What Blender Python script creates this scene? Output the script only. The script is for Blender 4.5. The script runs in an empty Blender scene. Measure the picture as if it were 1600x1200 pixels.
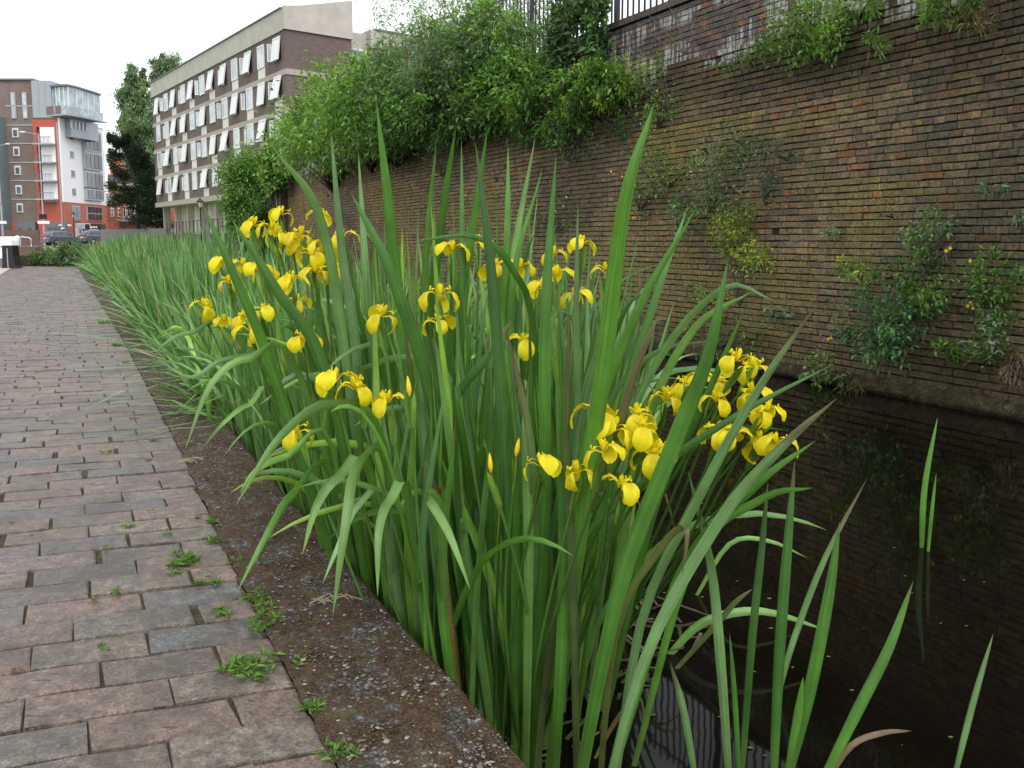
import bpy, math, random
import numpy as np
from mathutils import Vector, Matrix
from mathutils import noise as mnoise
random.seed(7); rng = np.random.default_rng(7)
SC = bpy.context.scene
COL = bpy.data.collections.new('canal_side'); SC.collection.children.link(COL)

# ------------------------------------------------------------------ camera
F = 1294.; HY = 375.; PT = math.radians(6); Y0 = HY + F*math.tan(PT); CH = 1.1
cp, sp = math.cos(PT), math.sin(PT)
cam_d = bpy.data.cameras.new('camera'); cam = bpy.data.objects.new('camera', cam_d); COL.objects.link(cam)
cam.location = (0, 0, CH); cam.rotation_euler = (math.radians(90)-PT, 0, 0)
cam_d.sensor_width = 36; cam_d.lens = F/1600*36; cam_d.shift_y = -(600-Y0)/1600
cam_d.clip_start = .05; cam_d.clip_end = 3000
SC.camera = cam

# ------------------------------------------------------------------ sky, sun, exposure
w = bpy.data.worlds.new('World'); SC.world = w; w.use_nodes = True
nt = w.node_tree; nt.nodes.clear()
out = nt.nodes.new('ShaderNodeOutputWorld'); bg = nt.nodes.new('ShaderNodeBackground')
bg2 = nt.nodes.new('ShaderNodeBackground'); add = nt.nodes.new('ShaderNodeAddShader')
sky = nt.nodes.new('ShaderNodeTexSky'); sky.sky_type = 'NISHITA'; sky.sun_disc = False
SUN_EL, SUN_AZ = math.radians(55), math.radians(160)
sky.sun_elevation = SUN_EL; sky.sun_rotation = SUN_AZ; sky.dust_density = 4; sky.air_density = 1.0
nt.links.new(sky.outputs[0], bg.inputs[0]); bg.inputs[1].default_value = .03
bg2.inputs[0].default_value = (.96, .975, 1.0, 1); bg2.inputs[1].default_value = .92     # the white overcast
nt.links.new(bg.outputs[0], add.inputs[0]); nt.links.new(bg2.outputs[0], add.inputs[1])
nt.links.new(add.outputs[0], out.inputs[0])
sl = bpy.data.lights.new('sun', 'SUN'); sl.energy = 1.0; sl.angle = math.radians(25); sl.color = (1, .97, .92)
so = bpy.data.objects.new('sun', sl); COL.objects.link(so)
sd = Vector((math.sin(SUN_AZ)*math.cos(SUN_EL), math.cos(SUN_AZ)*math.cos(SUN_EL), math.sin(SUN_EL)))
so.rotation_euler = sd.to_track_quat('Z', 'Y').to_euler(); so.location = (0, 0, 30)
vs = SC.view_settings; vs.view_transform = 'Standard'; vs.look = 'None'; vs.exposure = 0.5; vs.gamma = 1
vs.use_curve_mapping = False

# ------------------------------------------------------------------ geometry of the place
def ray(px, py):
    a = (px-800)/F; b = (Y0-py)/F
    return np.array((a, cp+b*sp, -sp+b*cp))
def at(px, py, d):                      # point at depth d
    return np.array((0, 0, CH)) + ray(px, py)*d
def ground(px, py, z):
    r = ray(px, py); t = (z-CH)/r[2]; return np.array((0, 0, CH))+r*t
r_ = ray(90, 375); AZ = math.atan2(r_[0], r_[1]); sA, cA = math.sin(AZ), math.cos(AZ)
def W(u, v, z=0.): return np.array((u*sA+v*cA, u*cA-v*sA, z))
def UV(x, y): return (x*sA+y*cA, x*cA-y*sA)
def onwall(px, py, vv=7.5):
    r = ray(px, py); rv = r[0]*cA-r[1]*sA; t = vv/rv
    p = np.array((0, 0, CH))+r*t; return p
WZ = -.5; VW = 7.5
DU = np.array((sA, cA, 0)); DV = np.array((cA, -sA, 0)); UP = np.array((0, 0, 1.))
def edge_in(u): return np.interp(u, [0, 2, 3, 4.3, 9.5, 15, 29, 40], [.455, .465, .47, .51, .58, .60, .64, .66])
def edge_out(u): return np.interp(u, [0, 1.4, 3.4, 6.7, 16, 40], [.83, .825, .82, .86, .99, 1.05])

# ------------------------------------------------------------------ materials
def newmat(name):
    m = bpy.data.materials.new(name); m.use_nodes = True
    n = m.node_tree; n.nodes.clear()
    o = n.nodes.new('ShaderNodeOutputMaterial'); b = n.nodes.new('ShaderNodeBsdfPrincipled')
    n.links.new(b.outputs[0], o.inputs[0]); return m, n, b, o
def N(n, t, **kw):
    x = n.nodes.new(t)
    for k, v in kw.items(): setattr(x, k, v)
    return x
def noise_tex(n, scale, detail=4, rough=.6, vec=None, dist=0):
    t = N(n, 'ShaderNodeTexNoise'); t.inputs['Scale'].default_value = scale
    t.inputs['Detail'].default_value = detail; t.inputs['Roughness'].default_value = rough
    t.inputs['Distortion'].default_value = dist
    if vec is not None: n.links.new(vec, t.inputs['Vector'])
    return t.outputs['Fac']
def mixc(n, fac, a, b, mode='MIX'):
    m = N(n, 'ShaderNodeMix', data_type='RGBA', blend_type=mode)
    for s, x in ((0, fac), (6, a), (7, b)):
        if isinstance(x, (int, float)): m.inputs[s].default_value = x
        elif isinstance(x, tuple): m.inputs[s].default_value = (*x, 1)
        else: n.links.new(x, m.inputs[s])
    return m.outputs[2]
def ramp(n, fac, stops):
    r = N(n, 'ShaderNodeValToRGB'); e = r.color_ramp.elements
    while len(e) < len(stops): e.new(.5)
    for i, (p, c) in enumerate(stops):
        e[i].position = p; e[i].color = (*c, 1) if isinstance(c, tuple) else (c, c, c, 1)
    n.links.new(fac, r.inputs[0]); return r.outputs[0]
def bump(n, b, h, strength=.3, dist=.01):
    x = N(n, 'ShaderNodeBump'); x.inputs['Strength'].default_value = strength; x.inputs['Distance'].default_value = dist
    n.links.new(h, x.inputs['Height']); n.links.new(x.outputs[0], b.inputs['Normal'])
def geo_pos(n): return N(n, 'ShaderNodeNewGeometry').outputs['Position']
def attr(n, name='col'):
    a = N(n, 'ShaderNodeAttribute'); a.attribute_name = name; return a.outputs['Color']

def plain(name, c, rough=.7, var=.25, scale=3., metal=0, spec=.5, bmp=0, bs=40):
    m, n, b, o = newmat(name); p = geo_pos(n)
    f = ramp(n, noise_tex(n, scale, 6, .65, p), [(.3, 1-var), (.7, 1+var*.5)])
    n.links.new(mixc(n, 1., c, f, 'MULTIPLY'), b.inputs['Base Color'])
    b.inputs['Roughness'].default_value = rough; b.inputs['Metallic'].default_value = metal
    b.inputs['Specular IOR Level'].default_value = spec
    if bmp: bump(n, b, noise_tex(n, bs, 5, .6, p), bmp, .01)
    return m
def foliage(name, rough=.45, tr=.3, spec=.4, stripes=False):
    m, n, b, o = newmat(name)
    c = attr(n)
    if stripes:
        uv = N(n, 'ShaderNodeUVMap'); uv.uv_map = 'uv'
        mp = N(n, 'ShaderNodeMapping'); mp.inputs['Scale'].default_value = (5, .5, 1); n.links.new(uv.outputs[0], mp.inputs[0])
        s1 = noise_tex(n, 2.2, 3, .6, mp.outputs[0])
        f = ramp(n, s1, [(.3, .68), (.7, 1.28)])
        c = mixc(n, 1., c, f, 'MULTIPLY')
        s2 = noise_tex(n, 9, 4, .6, geo_pos(n)); f2 = ramp(n, s2, [(.32, .78), (.7, 1.15)])
        c = mixc(n, 1., c, f2, 'MULTIPLY')
        bump(n, b, s1, .35, .004)
    n.links.new(c, b.inputs['Base Color']); b.inputs['Roughness'].default_value = rough
    b.inputs['Specular IOR Level'].default_value = spec
    t = N(n, 'ShaderNodeBsdfTranslucent')
    tc = mixc(n, 1., c, (1.25, 1.3, .55), 'MULTIPLY')
    n.links.new(tc, t.inputs[0])
    ms = N(n, 'ShaderNodeMixShader'); ms.inputs[0].default_value = tr
    n.links.new(b.outputs[0], ms.inputs[1]); n.links.new(t.outputs[0], ms.inputs[2]); n.links.new(ms.outputs[0], o.inputs[0])
    return m
M = {}
M['iris'] = foliage('iris_leaf_green', .36, .2, .55, True)
M['leaf'] = foliage('shrub_leaf', .55, .3, .35)
M['weed'] = foliage('weed_leaf', .55, .3, .3)
def petal_mat():
    m, n, b, o = newmat('iris_petal_yellow')
    uv = N(n, 'ShaderNodeUVMap'); uv.uv_map = 'uv'
    mp = N(n, 'ShaderNodeMapping'); mp.inputs['Scale'].default_value = (16, 1.2, 1); n.links.new(uv.outputs[0], mp.inputs[0])
    v = noise_tex(n, 2.0, 3, .6, mp.outputs[0])
    c = mixc(n, ramp(n, v, [(.38, 0.), (.72, 1.)]), (.87, .79, .014), (.78, .64, .010))
    c = mixc(n, 1., c, attr(n), 'MULTIPLY')
    n.links.new(c, b.inputs['Base Color']); b.inputs['Roughness'].default_value = .5; b.inputs['Specular IOR Level'].default_value = .3
    bump(n, b, v, .4, .003)
    t = N(n, 'ShaderNodeBsdfTranslucent'); n.links.new(c, t.inputs[0])
    ms = N(n, 'ShaderNodeMixShader'); ms.inputs[0].default_value = .3
    n.links.new(b.outputs[0], ms.inputs[1]); n.links.new(t.outputs[0], ms.inputs[2]); n.links.new(ms.outputs[0], o.inputs[0])
    return m
M['petal'] = petal_mat()

def _scaled(n, sock, k):
    m = N(n, 'ShaderNodeMath', operation='MULTIPLY'); n.links.new(sock, m.inputs[0]); m.inputs[1].default_value = k; return m.outputs[0]
def brick_mat():
    m, n, b, o = newmat('old_wall_brick'); p = geo_pos(n)
    c = attr(n)
    g = noise_tex(n, 38, 7, .78, p)
    c = mixc(n, ramp(n, noise_tex(n, 11, 5, .7, p), [(.52, 0.), (.7, .5)]), c, (.22, .15, .095))
    c = mixc(n, 1., c, ramp(n, g, [(.36, .4), (.5, 1.), (.66, 1.75)]), 'MULTIPLY')
    # vertical run-off streaks
    mp = N(n, 'ShaderNodeMapping'); mp.inputs['Scale'].default_value = (9, 9, .5); n.links.new(p, mp.inputs[0])
    s = noise_tex(n, 1.5, 6, .7, mp.outputs[0])
    c = mixc(n, ramp(n, s, [(.50, 0.), (.70, .55)]), c, (.055, .048, .038))
    # moss film in patches
    ms_ = noise_tex(n, 1.1, 7, .7, p); g2 = noise_tex(n, 18, 4, .7, p)
    f = mixc(n, 1., ramp(n, ms_, [(.42, 0.), (.62, .75)]), ramp(n, g2, [(.4, 0.), (.6, 1.)]), 'MULTIPLY')
    c = mixc(n, f, c, (.15, .128, .045))
    # white lime run-off below the coping: ragged drips hanging from level seams
    sx = N(n, 'ShaderNodeSeparateXYZ'); n.links.new(p, sx.inputs[0])
    zz = sx.outputs[2]
    mp2 = N(n, 'ShaderNodeMapping'); mp2.inputs['Scale'].default_value = (5.5, 5.5, .35); n.links.new(p, mp2.inputs[0])
    drip = noise_tex(n, 1.6, 7, .75, mp2.outputs[0])
    mp3 = N(n, 'ShaderNodeMapping'); mp3.inputs['Scale'].default_value = (.5, .5, 1.6); n.links.new(p, mp3.inputs[0])
    patch = noise_tex(n, 1.0, 3, .5, mp3.outputs[0])
    band = ramp(n, _scaled(n, zz, 1/5.), [(.655, 0.), (.67, 1.), (.835, 1.), (.85, 0.)])
    f3 = mixc(n, 1., mixc(n, 1., ramp(n, drip, [(.50, 0.), (.54, 1.)]), ramp(n, patch, [(.46, 0.), (.50, 1.)]), 'MULTIPLY'), band, 'MULTIPLY')
    c = mixc(n, f3, c, (.5, .49, .46))
    n.links.new(c, b.inputs['Base Color']); b.inputs['Roughness'].default_value = .8
    b.inputs['Specular IOR Level'].default_value = .3
    bump(n, b, g, 1., .02)
    return m
M['brick'] = brick_mat()
def paver_mat():
    m, n, b, o = newmat('blue_brick_paver'); p = geo_pos(n)
    c = attr(n)
    big = noise_tex(n, 5, 8, .72, p, .4)
    c = mixc(n, ramp(n, big, [(.44, 0.), (.60, .7)]), c, (.135, .095, .078))
    mid = noise_tex(n, 22, 7, .75, p)
    c = mixc(n, 1., c, ramp(n, mid, [(.38, .50), (.5, .95), (.62, 1.5)]), 'MULTIPLY')
    fine = noise_tex(n, 130, 5, .75, p)
    c = mixc(n, 1., c, ramp(n, fine, [(.40, .62), (.5, 1.), (.60, 1.4)]), 'MULTIPLY')
    dirt = noise_tex(n, 3.1, 8, .75, p)
    c = mixc(n, ramp(n, dirt, [(.48, 0.), (.60, .75)]), c, (.055, .047, .036))
    sp_ = N(n, 'ShaderNodeTexVoronoi'); sp_.inputs['Scale'].default_value = 42; sp_.inputs['Randomness'].default_value = 1; n.links.new(p, sp_.inputs['Vector'])
    spk = ramp(n, sp_.outputs['Distance'], [(.12, 1.), (.28, 0.)])
    sel = ramp(n, noise_tex(n, 16, 3, .6, p), [(.46, 0.), (.6, .75)])
    c = mixc(n, mixc(n, 1., spk, sel, 'MULTIPLY'), c, (.19, .17, .115))
    lich = noise_tex(n, 34, 6, .75, p)
    c = mixc(n, ramp(n, lich, [(.53, 0.), (.63, .6)]), c, (.14, .13, .075))
    sc_ = N(n, 'ShaderNodeMapping'); sc_.inputs['Scale'].default_value = (10, 42, 20); sc_.inputs['Rotation'].default_value = (0, 0, .25); n.links.new(p, sc_.inputs[0])
    scr = ramp(n, noise_tex(n, 1.3, 2, .5, sc_.outputs[0]), [(.67, 0.), (.71, .85)])
    c = mixc(n, scr, c, (.04, .035, .032))
    n.links.new(c, b.inputs['Base Color'])
    n.links.new(ramp(n, mid, [(.3, .38), (.7, .68)]), b.inputs['Roughness'])
    b.inputs['Specular IOR Level'].default_value = .55
    h = mixc(n, .6, fine, mid); h = mixc(n, scr, h, (0., 0., 0.)); bump(n, b, h, .8, .006)
    return m
M['paver'] = paver_mat()
def joint_mat():
    m, n, b, o = newmat('mossy_joint_soil'); p = geo_pos(n)
    a = noise_tex(n, 14, 6, .7, p); g = noise_tex(n, 90, 4, .7, p)
    c = ramp(n, a, [(.35, (.035, .02, .012)), (.5, (.06, .038, .018)), (.62, (.08, .085, .025)), (.75, (.12, .075, .045))])
    c = mixc(n, 1., c, ramp(n, g, [(.3, .5), (.7, 1.4)]), 'MULTIPLY')
    n.links.new(c, b.inputs['Base Color']); b.inputs['Roughness'].default_value = .95; bump(n, b, g, 1, .01)
    return m
M['joint'] = joint_mat()
def kerb_mat():
    m, n, b, o = newmat('mossy_aggregate_concrete'); p = geo_pos(n)
    vo = N(n, 'ShaderNodeTexVoronoi'); vo.inputs['Scale'].default_value = 75; n.links.new(p, vo.inputs['Vector'])
    stone = ramp(n, vo.outputs['Color'], [(.2, (.07, .065, .062)), (.5, (.125, .118, .112)), (.8, (.22, .21, .20))])
    crv = ramp(n, vo.outputs['Distance'], [(.3, 1.), (.6, .35)])
    c = mixc(n, 1., stone, crv, 'MULTIPLY')
    a = noise_tex(n, 6.5, 9, .75, p); fine = noise_tex(n, 160, 3, .7, p)
    moss = mixc(n, ramp(n, fine, [(.40, 0.), (.60, 1.)]), (.018, .010, .007), (.105, .060, .030))
    moss = mixc(n, ramp(n, noise_tex(n, 28, 5, .7, p), [(.52, 0.), (.62, .7)]), moss, (.10, .085, .03))
    am = ramp(n, a, [(.41, 0.), (.49, 1.)])
    c = mixc(n, am, c, moss)
    olive = ramp(n, noise_tex(n, 3.1, 5, .7, p), [(.56, 0.), (.68, .6)])
    c = mixc(n, olive, c, (.085, .08, .025))
    n.links.new(c, b.inputs['Base Color']); b.inputs['Roughness'].default_value = .85; b.inputs['Specular IOR Level'].default_value = .35
    h = mixc(n, am, crv, fine); bump(n, b, h, .9, .008)
    return m
M['kerb'] = kerb_mat()
def water_mat():
    m, n, b, o = newmat('dark_canal_water'); p = geo_pos(n)
    b.inputs['Base Color'].default_value = (.004, .0032, .0022, 1); b.inputs['Roughness'].default_value = .03
    b.inputs['IOR'].default_value = 1.333; b.inputs['Specular IOR Level'].default_value = .24
    bump(n, b, noise_tex(n, 2.2, 3, .5, p), .06, .02)
    return m
M['water'] = water_mat()
M['stone'] = foliage('loose_stone', .8, 0., .3)
M['brickB'] = None
def building_brick(name, c1, c2, sx=14.):
    m, n, b, o = newmat(name)
    tc = N(n, 'ShaderNodeTexCoord'); p = geo_pos(n)
    wv = N(n, 'ShaderNodeMapping'); wv.inputs['Scale'].default_value = (1, 1, 6); n.links.new(p, wv.inputs[0])
    f = noise_tex(n, 2.2, 6, .8, wv.outputs[0])
    f2 = noise_tex(n, .35, 4, .6, p)
    c = mixc(n, ramp(n, f, [(.35, 0.), (.65, 1.)]), c1, c2)
    c = mixc(n, 1., c, ramp(n, f2, [(.3, .8), (.7, 1.15)]), 'MULTIPLY')
    n.links.new(c, b.inputs['Base Color']); b.inputs['Roughness'].default_value = .85; return m
M['brown_brick'] = building_brick('brown_purple_brick', (.11, .08, .076), (.21, .155, .145))
M['purple_wall'] = building_brick('purple_garden_brick', (.07, .05, .055), (.12, .085, .085))
M['red_brick'] = building_brick('red_brick', (.34, .09, .055), (.45, .14, .085))
M['orange_brick'] = building_brick('orange_brick', (.50, .17, .09), (.6, .22, .12))
M['low_brick'] = building_brick('lock_wall_brick', (.11, .07, .06), (.24, .15, .125))
M['board'] = building_brick('brown_timber_cladding', (.15, .115, .10), (.27, .21, .18))
M['concrete'] = plain('pale_concrete', (.50, .47, .42), .85, .15, 1.2)
M['concrete_d'] = plain('band_concrete', (.44, .38, .34), .85, .12, 1.2)
M['panel'] = plain('cream_panel', (.78, .72, .66), .6, .05)
M['white'] = plain('white_render', (.92, .92, .93), .6, .04)
M['upvc'] = plain('white_frame', (.8, .81, .82), .4, .03)
M['red'] = plain('red_render', (.50, .105, .065), .6, .08)
M['orange'] = plain('orange_render', (.48, .14, .085), .6, .06)
M['teal'] = plain('grey_teal_cladding', (.25, .31, .34), .35, .1, .6, .3)
M['greyc'] = plain('grey_metal_cladding', (.36, .40, .43), .35, .08, .8, .3)
M['dkgrey'] = plain('dark_grey_frame', (.17, .18, .20), .5, .1)
M['ltgrey'] = plain('light_grey_metal', (.42, .44, .46), .45, .1)
M['slate'] = plain('brown_slate', (.20, .17, .165), .8, .2)
M['greenroof'] = plain('green_roof', (.25, .36, .28), .7, .1)
M['black'] = plain('black_paint', (.012, .011, .014), .4, .1)
M['fenceblk'] = plain('black_fence_paint', (.018, .016, .024), .45, .1)
M['bark'] = plain('grey_bark', (.13, .105, .085), .9, .35, 12, bmp=.5)
M['bark_d'] = plain('dark_bark', (.06, .045, .035), .9, .35, 12, bmp=.5)
M['earth'] = plain('dark_earth', (.05, .038, .028), .95, .3, 5, bmp=.5)
M['grass'] = plain('short_grass', (.12, .22, .05), .9, .4, 2)
M['asphalt'] = plain('asphalt', (.07, .07, .072), .85, .2, 3)
M['mortar'] = plain('dark_mortar', (.034, .028, .022), .95, .4, 8, bmp=.5)
M['carpaint'] = plain('silver_blue_car_paint', (.20, .23, .28), .25, .02, metal=.6)
M['tyre'] = plain('tyre_rubber', (.02, .02, .02), .8)
M['tail'] = plain('red_lens', (.6, .03, .03), .3)
M['plate'] = plain('yellow_plate', (.85, .65, .05), .5)
M['lampglass'] = plain('frosted_lamp_glass', (.72, .66, .55), .3, .05)
M['sign_blue'] = plain('grey_blue_sign', (.35, .40, .45), .5)
def glass(name, c, r=.06):
    m, n, b, o = newmat(name); b.inputs['Base Color'].default_value = (*c, 1); b.inputs['Roughness'].default_value = r
    b.inputs['Specular IOR Level'].default_value = .9
    p = geo_pos(n); n.links.new(mixc(n, ramp(n, noise_tex(n, .9, 3, .6, p), [(.4, 0.), (.6, 1.)]), c, tuple(x*1.6 for x in c)), b.inputs['Base Color'])
    return m
M['glass'] = glass('window_glass', (.10, .12, .14))
M['glass_l'] = glass('curtained_glass', (.38, .42, .45), .15)
M['glass_d'] = glass('dark_glass', (.035, .04, .05))
M['glass_b'] = glass('balcony_glass', (.30, .36, .38), .1)

# ------------------------------------------------------------------ mesh helpers
def mesh_np(name, V, Fc, col=None, smooth=True, uv=None, nv=None):
    """V (N,3); Fc (K,4) or (K,3) int array"""
    V = np.asarray(V, dtype=np.float32); Fc = np.asarray(Fc, dtype=np.int32); k = Fc.shape[1]
    me = bpy.data.meshes.new(name)
    me.vertices.add(len(V)); me.vertices.foreach_set('co', V.ravel())
    me.loops.add(Fc.size); me.loops.foreach_set('vertex_index', Fc.ravel())
    me.polygons.add(len(Fc)); me.polygons.foreach_set('loop_start', np.arange(0, Fc.size, k, dtype=np.int32))
    me.polygons.foreach_set('loop_total', np.full(len(Fc), k, dtype=np.int32))
    me.polygons.foreach_set('use_smooth', np.full(len(Fc), smooth, dtype=bool))
    if col is not None:
        a = me.color_attributes.new('col', 'FLOAT_COLOR', 'POINT')
        c4 = np.ones((len(V), 4), dtype=np.float32); c4[:, :3] = col; a.data.foreach_set('color', c4.ravel())
    if uv is not None:
        l = me.uv_layers.new(name='uv'); uvs = np.asarray(uv, dtype=np.float32)[Fc.ravel()]
        l.data.foreach_set('uv', uvs.ravel())
    me.update(); me.validate(); return me
def link(name, me, mat, parent=None, loc=None):
    o = bpy.data.objects.new(name, me); COL.objects.link(o)
    if mat is not None and len(me.materials) == 0: me.materials.append(mat)
    if parent is not None: o.parent = parent
    if loc is not None: o.location = loc
    return o
def tag(o, label=None, cat=None, group=None, kind=None):
    if label: o['label'] = label
    if cat: o['category'] = cat
    if group: o['group'] = group
    if kind: o['kind'] = kind
    return o
def empty(name, loc, label, cat, group=None, yaw=0):
    o = bpy.data.objects.new(name, None); COL.objects.link(o); o.location = tuple(loc); o.rotation_euler = (0, 0, yaw)
    o.empty_display_size = .1
    return tag(o, label, cat, group)
class MB:
    """collects shapes (in local coordinates) and builds one mesh object"""
    def __init__(s): s.v = []; s.f = []
    def box(s, x0, x1, y0, y1, z0, z1):
        n = len(s.v); s.v += [(x, y, z) for z in (z0, z1) for y in (y0, y1) for x in (x0, x1)]
        for f in ((0, 2, 3, 1), (4, 5, 7, 6), (0, 1, 5, 4), (2, 6, 7, 3), (0, 4, 6, 2), (1, 3, 7, 5)): s.f.append(tuple(n+i for i in f))
        return s
    def prism(s, pts, y0, y1):     # polygon in xz extruded along y
        n = len(s.v); k = len(pts)
        s.v += [(x, y0, z) for x, z in pts]+[(x, y1, z) for x, z in pts]
        s.f.append(tuple(n+i for i in range(k))); s.f.append(tuple(n+k+i for i in reversed(range(k))))
        for i in range(k): j = (i+1) % k; s.f.append((n+i, n+k+i, n+k+j, n+j))
        return s
    def poly(s, pts, z0, z1):      # polygon in xy extruded along z
        n = len(s.v); k = len(pts)
        s.v += [(x, y, z0) for x, y in pts]+[(x, y, z1) for x, y in pts]
        s.f.append(tuple(n+i for i in reversed(range(k)))); s.f.append(tuple(n+k+i for i in range(k)))
        for i in range(k): j = (i+1) % k; s.f.append((n+i, n+j, n+k+j, n+k+i))
        return s
    def tube(s, pts, r, seg=6, cap=True):
        n = len(s.v); pts = [Vector(p) for p in pts]
        rs = r if hasattr(r, '__len__') else [r]*len(pts)
        for i, p in enumerate(pts):
            d = (pts[min(i+1, len(pts)-1)]-pts[max(i-1, 0)]).normalized()
            a = d.orthogonal().normalized() if abs(d.z) > .99 or i == 0 else a0
            a = (a-d*a.dot(d)).normalized(); a0 = a; b = d.cross(a)
            for k in range(seg):
                t = 2*math.pi*k/seg; q = p+(a*math.cos(t)+b*math.sin(t))*rs[i]; s.v.append(tuple(q))
        for i in range(len(pts)-1):
            for k in range(seg):
                k2 = (k+1) % seg; s.f.append((n+i*seg+k, n+i*seg+k2, n+(i+1)*seg+k2, n+(i+1)*seg+k))
        if cap:
            s.f.append(tuple(n+k for k in reversed(range(seg)))); e = n+(len(pts)-1)*seg
            s.f.append(tuple(e+k for k in range(seg)))
        return s
    def lathe(s, prof, seg=12, c=(0, 0)):
        n = len(s.v)
        for r, z in prof:
            for k in range(seg):
                t = 2*math.pi*k/seg; s.v.append((c[0]+r*math.cos(t), c[1]+r*math.sin(t), z))
        for i in range(len(prof)-1):
            for k in range(seg):
                k2 = (k+1) % seg; s.f.append((n+i*seg+k, n+i*seg+k2, n+(i+1)*seg+k2, n+(i+1)*seg+k))
        return s
    def build(s, name, mat, parent=None, smooth=False, loc=None, bev=0):
        me = bpy.data.meshes.new(name); me.from_pydata(s.v, [], s.f); me.update()
        if smooth: me.polygons.foreach_set('use_smooth', [True]*len(me.polygons))
        o = link(name, me, mat, parent, loc)
        if bev:
            b = o.modifiers.new('bevel', 'BEVEL'); b.width = bev; b.segments = 2
        return o
_bx = {}
def bx(name, parent, mat, x0, x1, y0, y1, z0, z1):
    """a box part; equal boxes share one mesh"""
    key = (id(mat), round(x1-x0, 3), round(y1-y0, 3), round(z1-z0, 3))
    if key not in _bx:
        me = bpy.data.meshes.new(name); m = MB().box(0, x1-x0, 0, y1-y0, 0, z1-z0); me.from_pydata(m.v, [], m.f); me.update(); me.materials.append(mat); _bx[key] = me
    return link(name, _bx[key], mat, parent, (x0, y0, z0))
def vnoise(P, s, seed=0.):
    return np.array([mnoise.noise(Vector((p[0]*s+seed, p[1]*s-seed, p[2]*s+2*seed))) for p in P])

# ------------------------------------------------------------------ ground, canal, path
def strip(name, us, vfun, zs, mat, kind='structure', flip=False):
    V = []; k = None
    for u in us:
        row = vfun(u); k = len(row)
        for (v, z) in row: V.append(W(u, v, z))
    Fq = [(i*k+j, i*k+j+1, (i+1)*k+j+1, (i+1)*k+j) for i in range(len(us)-1) for j in range(k-1)]
    o = link(name, mesh_np(name, V, Fq, smooth=False), mat); tag(o, kind=kind); return o
# one sheet for the ground: left bank, canal bed, raised ground behind the wall; then the land beyond
strip('ground', [-30, 0, 20, 42.0, 42.01, 46, 400, 1500], lambda u: (
    [(-900, -.06), (-40, -.06), (.7, -.06), (.80, -1.6), (7.9, -1.6), (7.95, 3.3), (40, 3.3), (900, 3.3)] if u < 42.005 else
    [(-900, .40), (-40, .40), (.7, .40), (.80, .40), (7.9, .40), (7.95, .42), (40, .42), (900, .42)]), None, M['earth'])
strip('water', [-12, 0, 5, 10, 20, 39], lambda u: [(edge_out(u)-.02, WZ), (VW+.1, WZ)], None, M['water'])
strip('grass_bank', [42.5, 60, 100], lambda u: [(-60, .42), (8, .43), (12, .44)], None, M['grass'])
strip('road', [100, 124], lambda u: [(-130, .425), (90, .425)], None, M['asphalt'])
strip('path_bed', list(np.arange(-3, 41, 1.)), lambda u: [(-3.3, -.010), (float(edge_in(u))+.03, -.010)], None, M['joint'])
strip('lock_side_paving', [20.5, 24, 30, 41], lambda u: [(-6.5, .01), ({20.5: -2.7, 24: -1.75}.get(u, -1.65), .01)], None, M['concrete_d'])

# pavers -----------------------------------------------------------
e_r = np.array((-.187, .982)); e_c = np.array((1., 0.))
def paver_geo(c0, c1, s0, s1, cut=None):
    """a worn brick between the row lines c0..c1 and s0..s1, top at z about 0; cut = slanted right end"""
    b0, b1 = (s1, s1) if cut is None else cut
    cs = [(c0, s0+(b0-s0)*f) for f in (0, .33, .67, 1)]+[(c1, s0+(b1-s0)*f) for f in (1, .67, .33, 0)]
    q = np.array([(e_c*c+e_r*s) for c, s in cs]); ctr = q.mean(0); K = 8
    q = q+rng.normal(0, .0022, q.shape)
    for i in (0, 3, 4, 7): q[i] += (ctr-q[i])*abs(rng.normal(0, .012))
    tilt = rng.normal(0, .007, 2); h = rng.normal(0, .0022)
    def P(q_, z, ins, jz=0.):
        d = ctr-q_; L = np.linalg.norm(d, axis=1, keepdims=True); r = q_+d/L*ins
        zz = h+z+((r-ctr)@tilt)+rng.normal(0, 1, K)*jz; return [W(a[0], a[1], zk) for a, zk in zip(r, zz)]
    V = P(q, -.035, 0)+P(q, -.008, 0, .002)+P(q, -.0015, .002, .001)+P(q, 0, .009, .0006)
    Fq = []
    for l in range(3):
        for i in range(K): j = (i+1) % K; Fq.append((l*K+i, l*K+j, l*K+K+j, l*K+K+i))
    n = 3*K
    Fq += [(n, n+1, n+6, n+7), (n+1, n+2, n+5, n+6), (n+2, n+3, n+4, n+5)]
    return np.array(V), np.array(Fq)
PAL = [(.085, .085, .09), (.105, .097, .086), (.13, .10, .088), (.155, .105, .088), (.13, .108, .088), (.095, .087, .088), (.115, .102, .082), (.14, .095, .08)]
pav = []
pitch = .147
for j in range(6, 272):
    c0 = j*pitch; c1 = c0+pitch-.0035-random.random()*.0055
    def smax(c):
        s = 0.5
        for _ in range(5):
            p = e_c*c+e_r*s; s = (edge_in(p[0])-.003-e_c[1]*c)/e_r[1]
        return s
    a0, a1 = smax(c0), smax(c1); s = max(a0, a1)
    far = c0 > 20
    first = (.16 if j % 2 else .30)+random.uniform(-.03, .03); x = min(a0, a1); k = 0
    while x > -3.3:
        L = first if k == 0 else .305+random.uniform(-.03, .025)
        x0 = x-L
        col = np.array(random.choice(PAL))*random.uniform(.95, 1.3)
        V, Fq = paver_geo(c0, c1, x0+(random.uniform(.001, .005) if random.random() < .84 else random.uniform(.010, .022)), x, (a0, a1) if k == 0 else None)
        ce = V[24:].mean(0); pav.append((ce[0]**2+ce[1]**2, V, Fq, col, ce)); x = x0; k += 1
pav.sort(key=lambda t: t[0])
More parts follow.
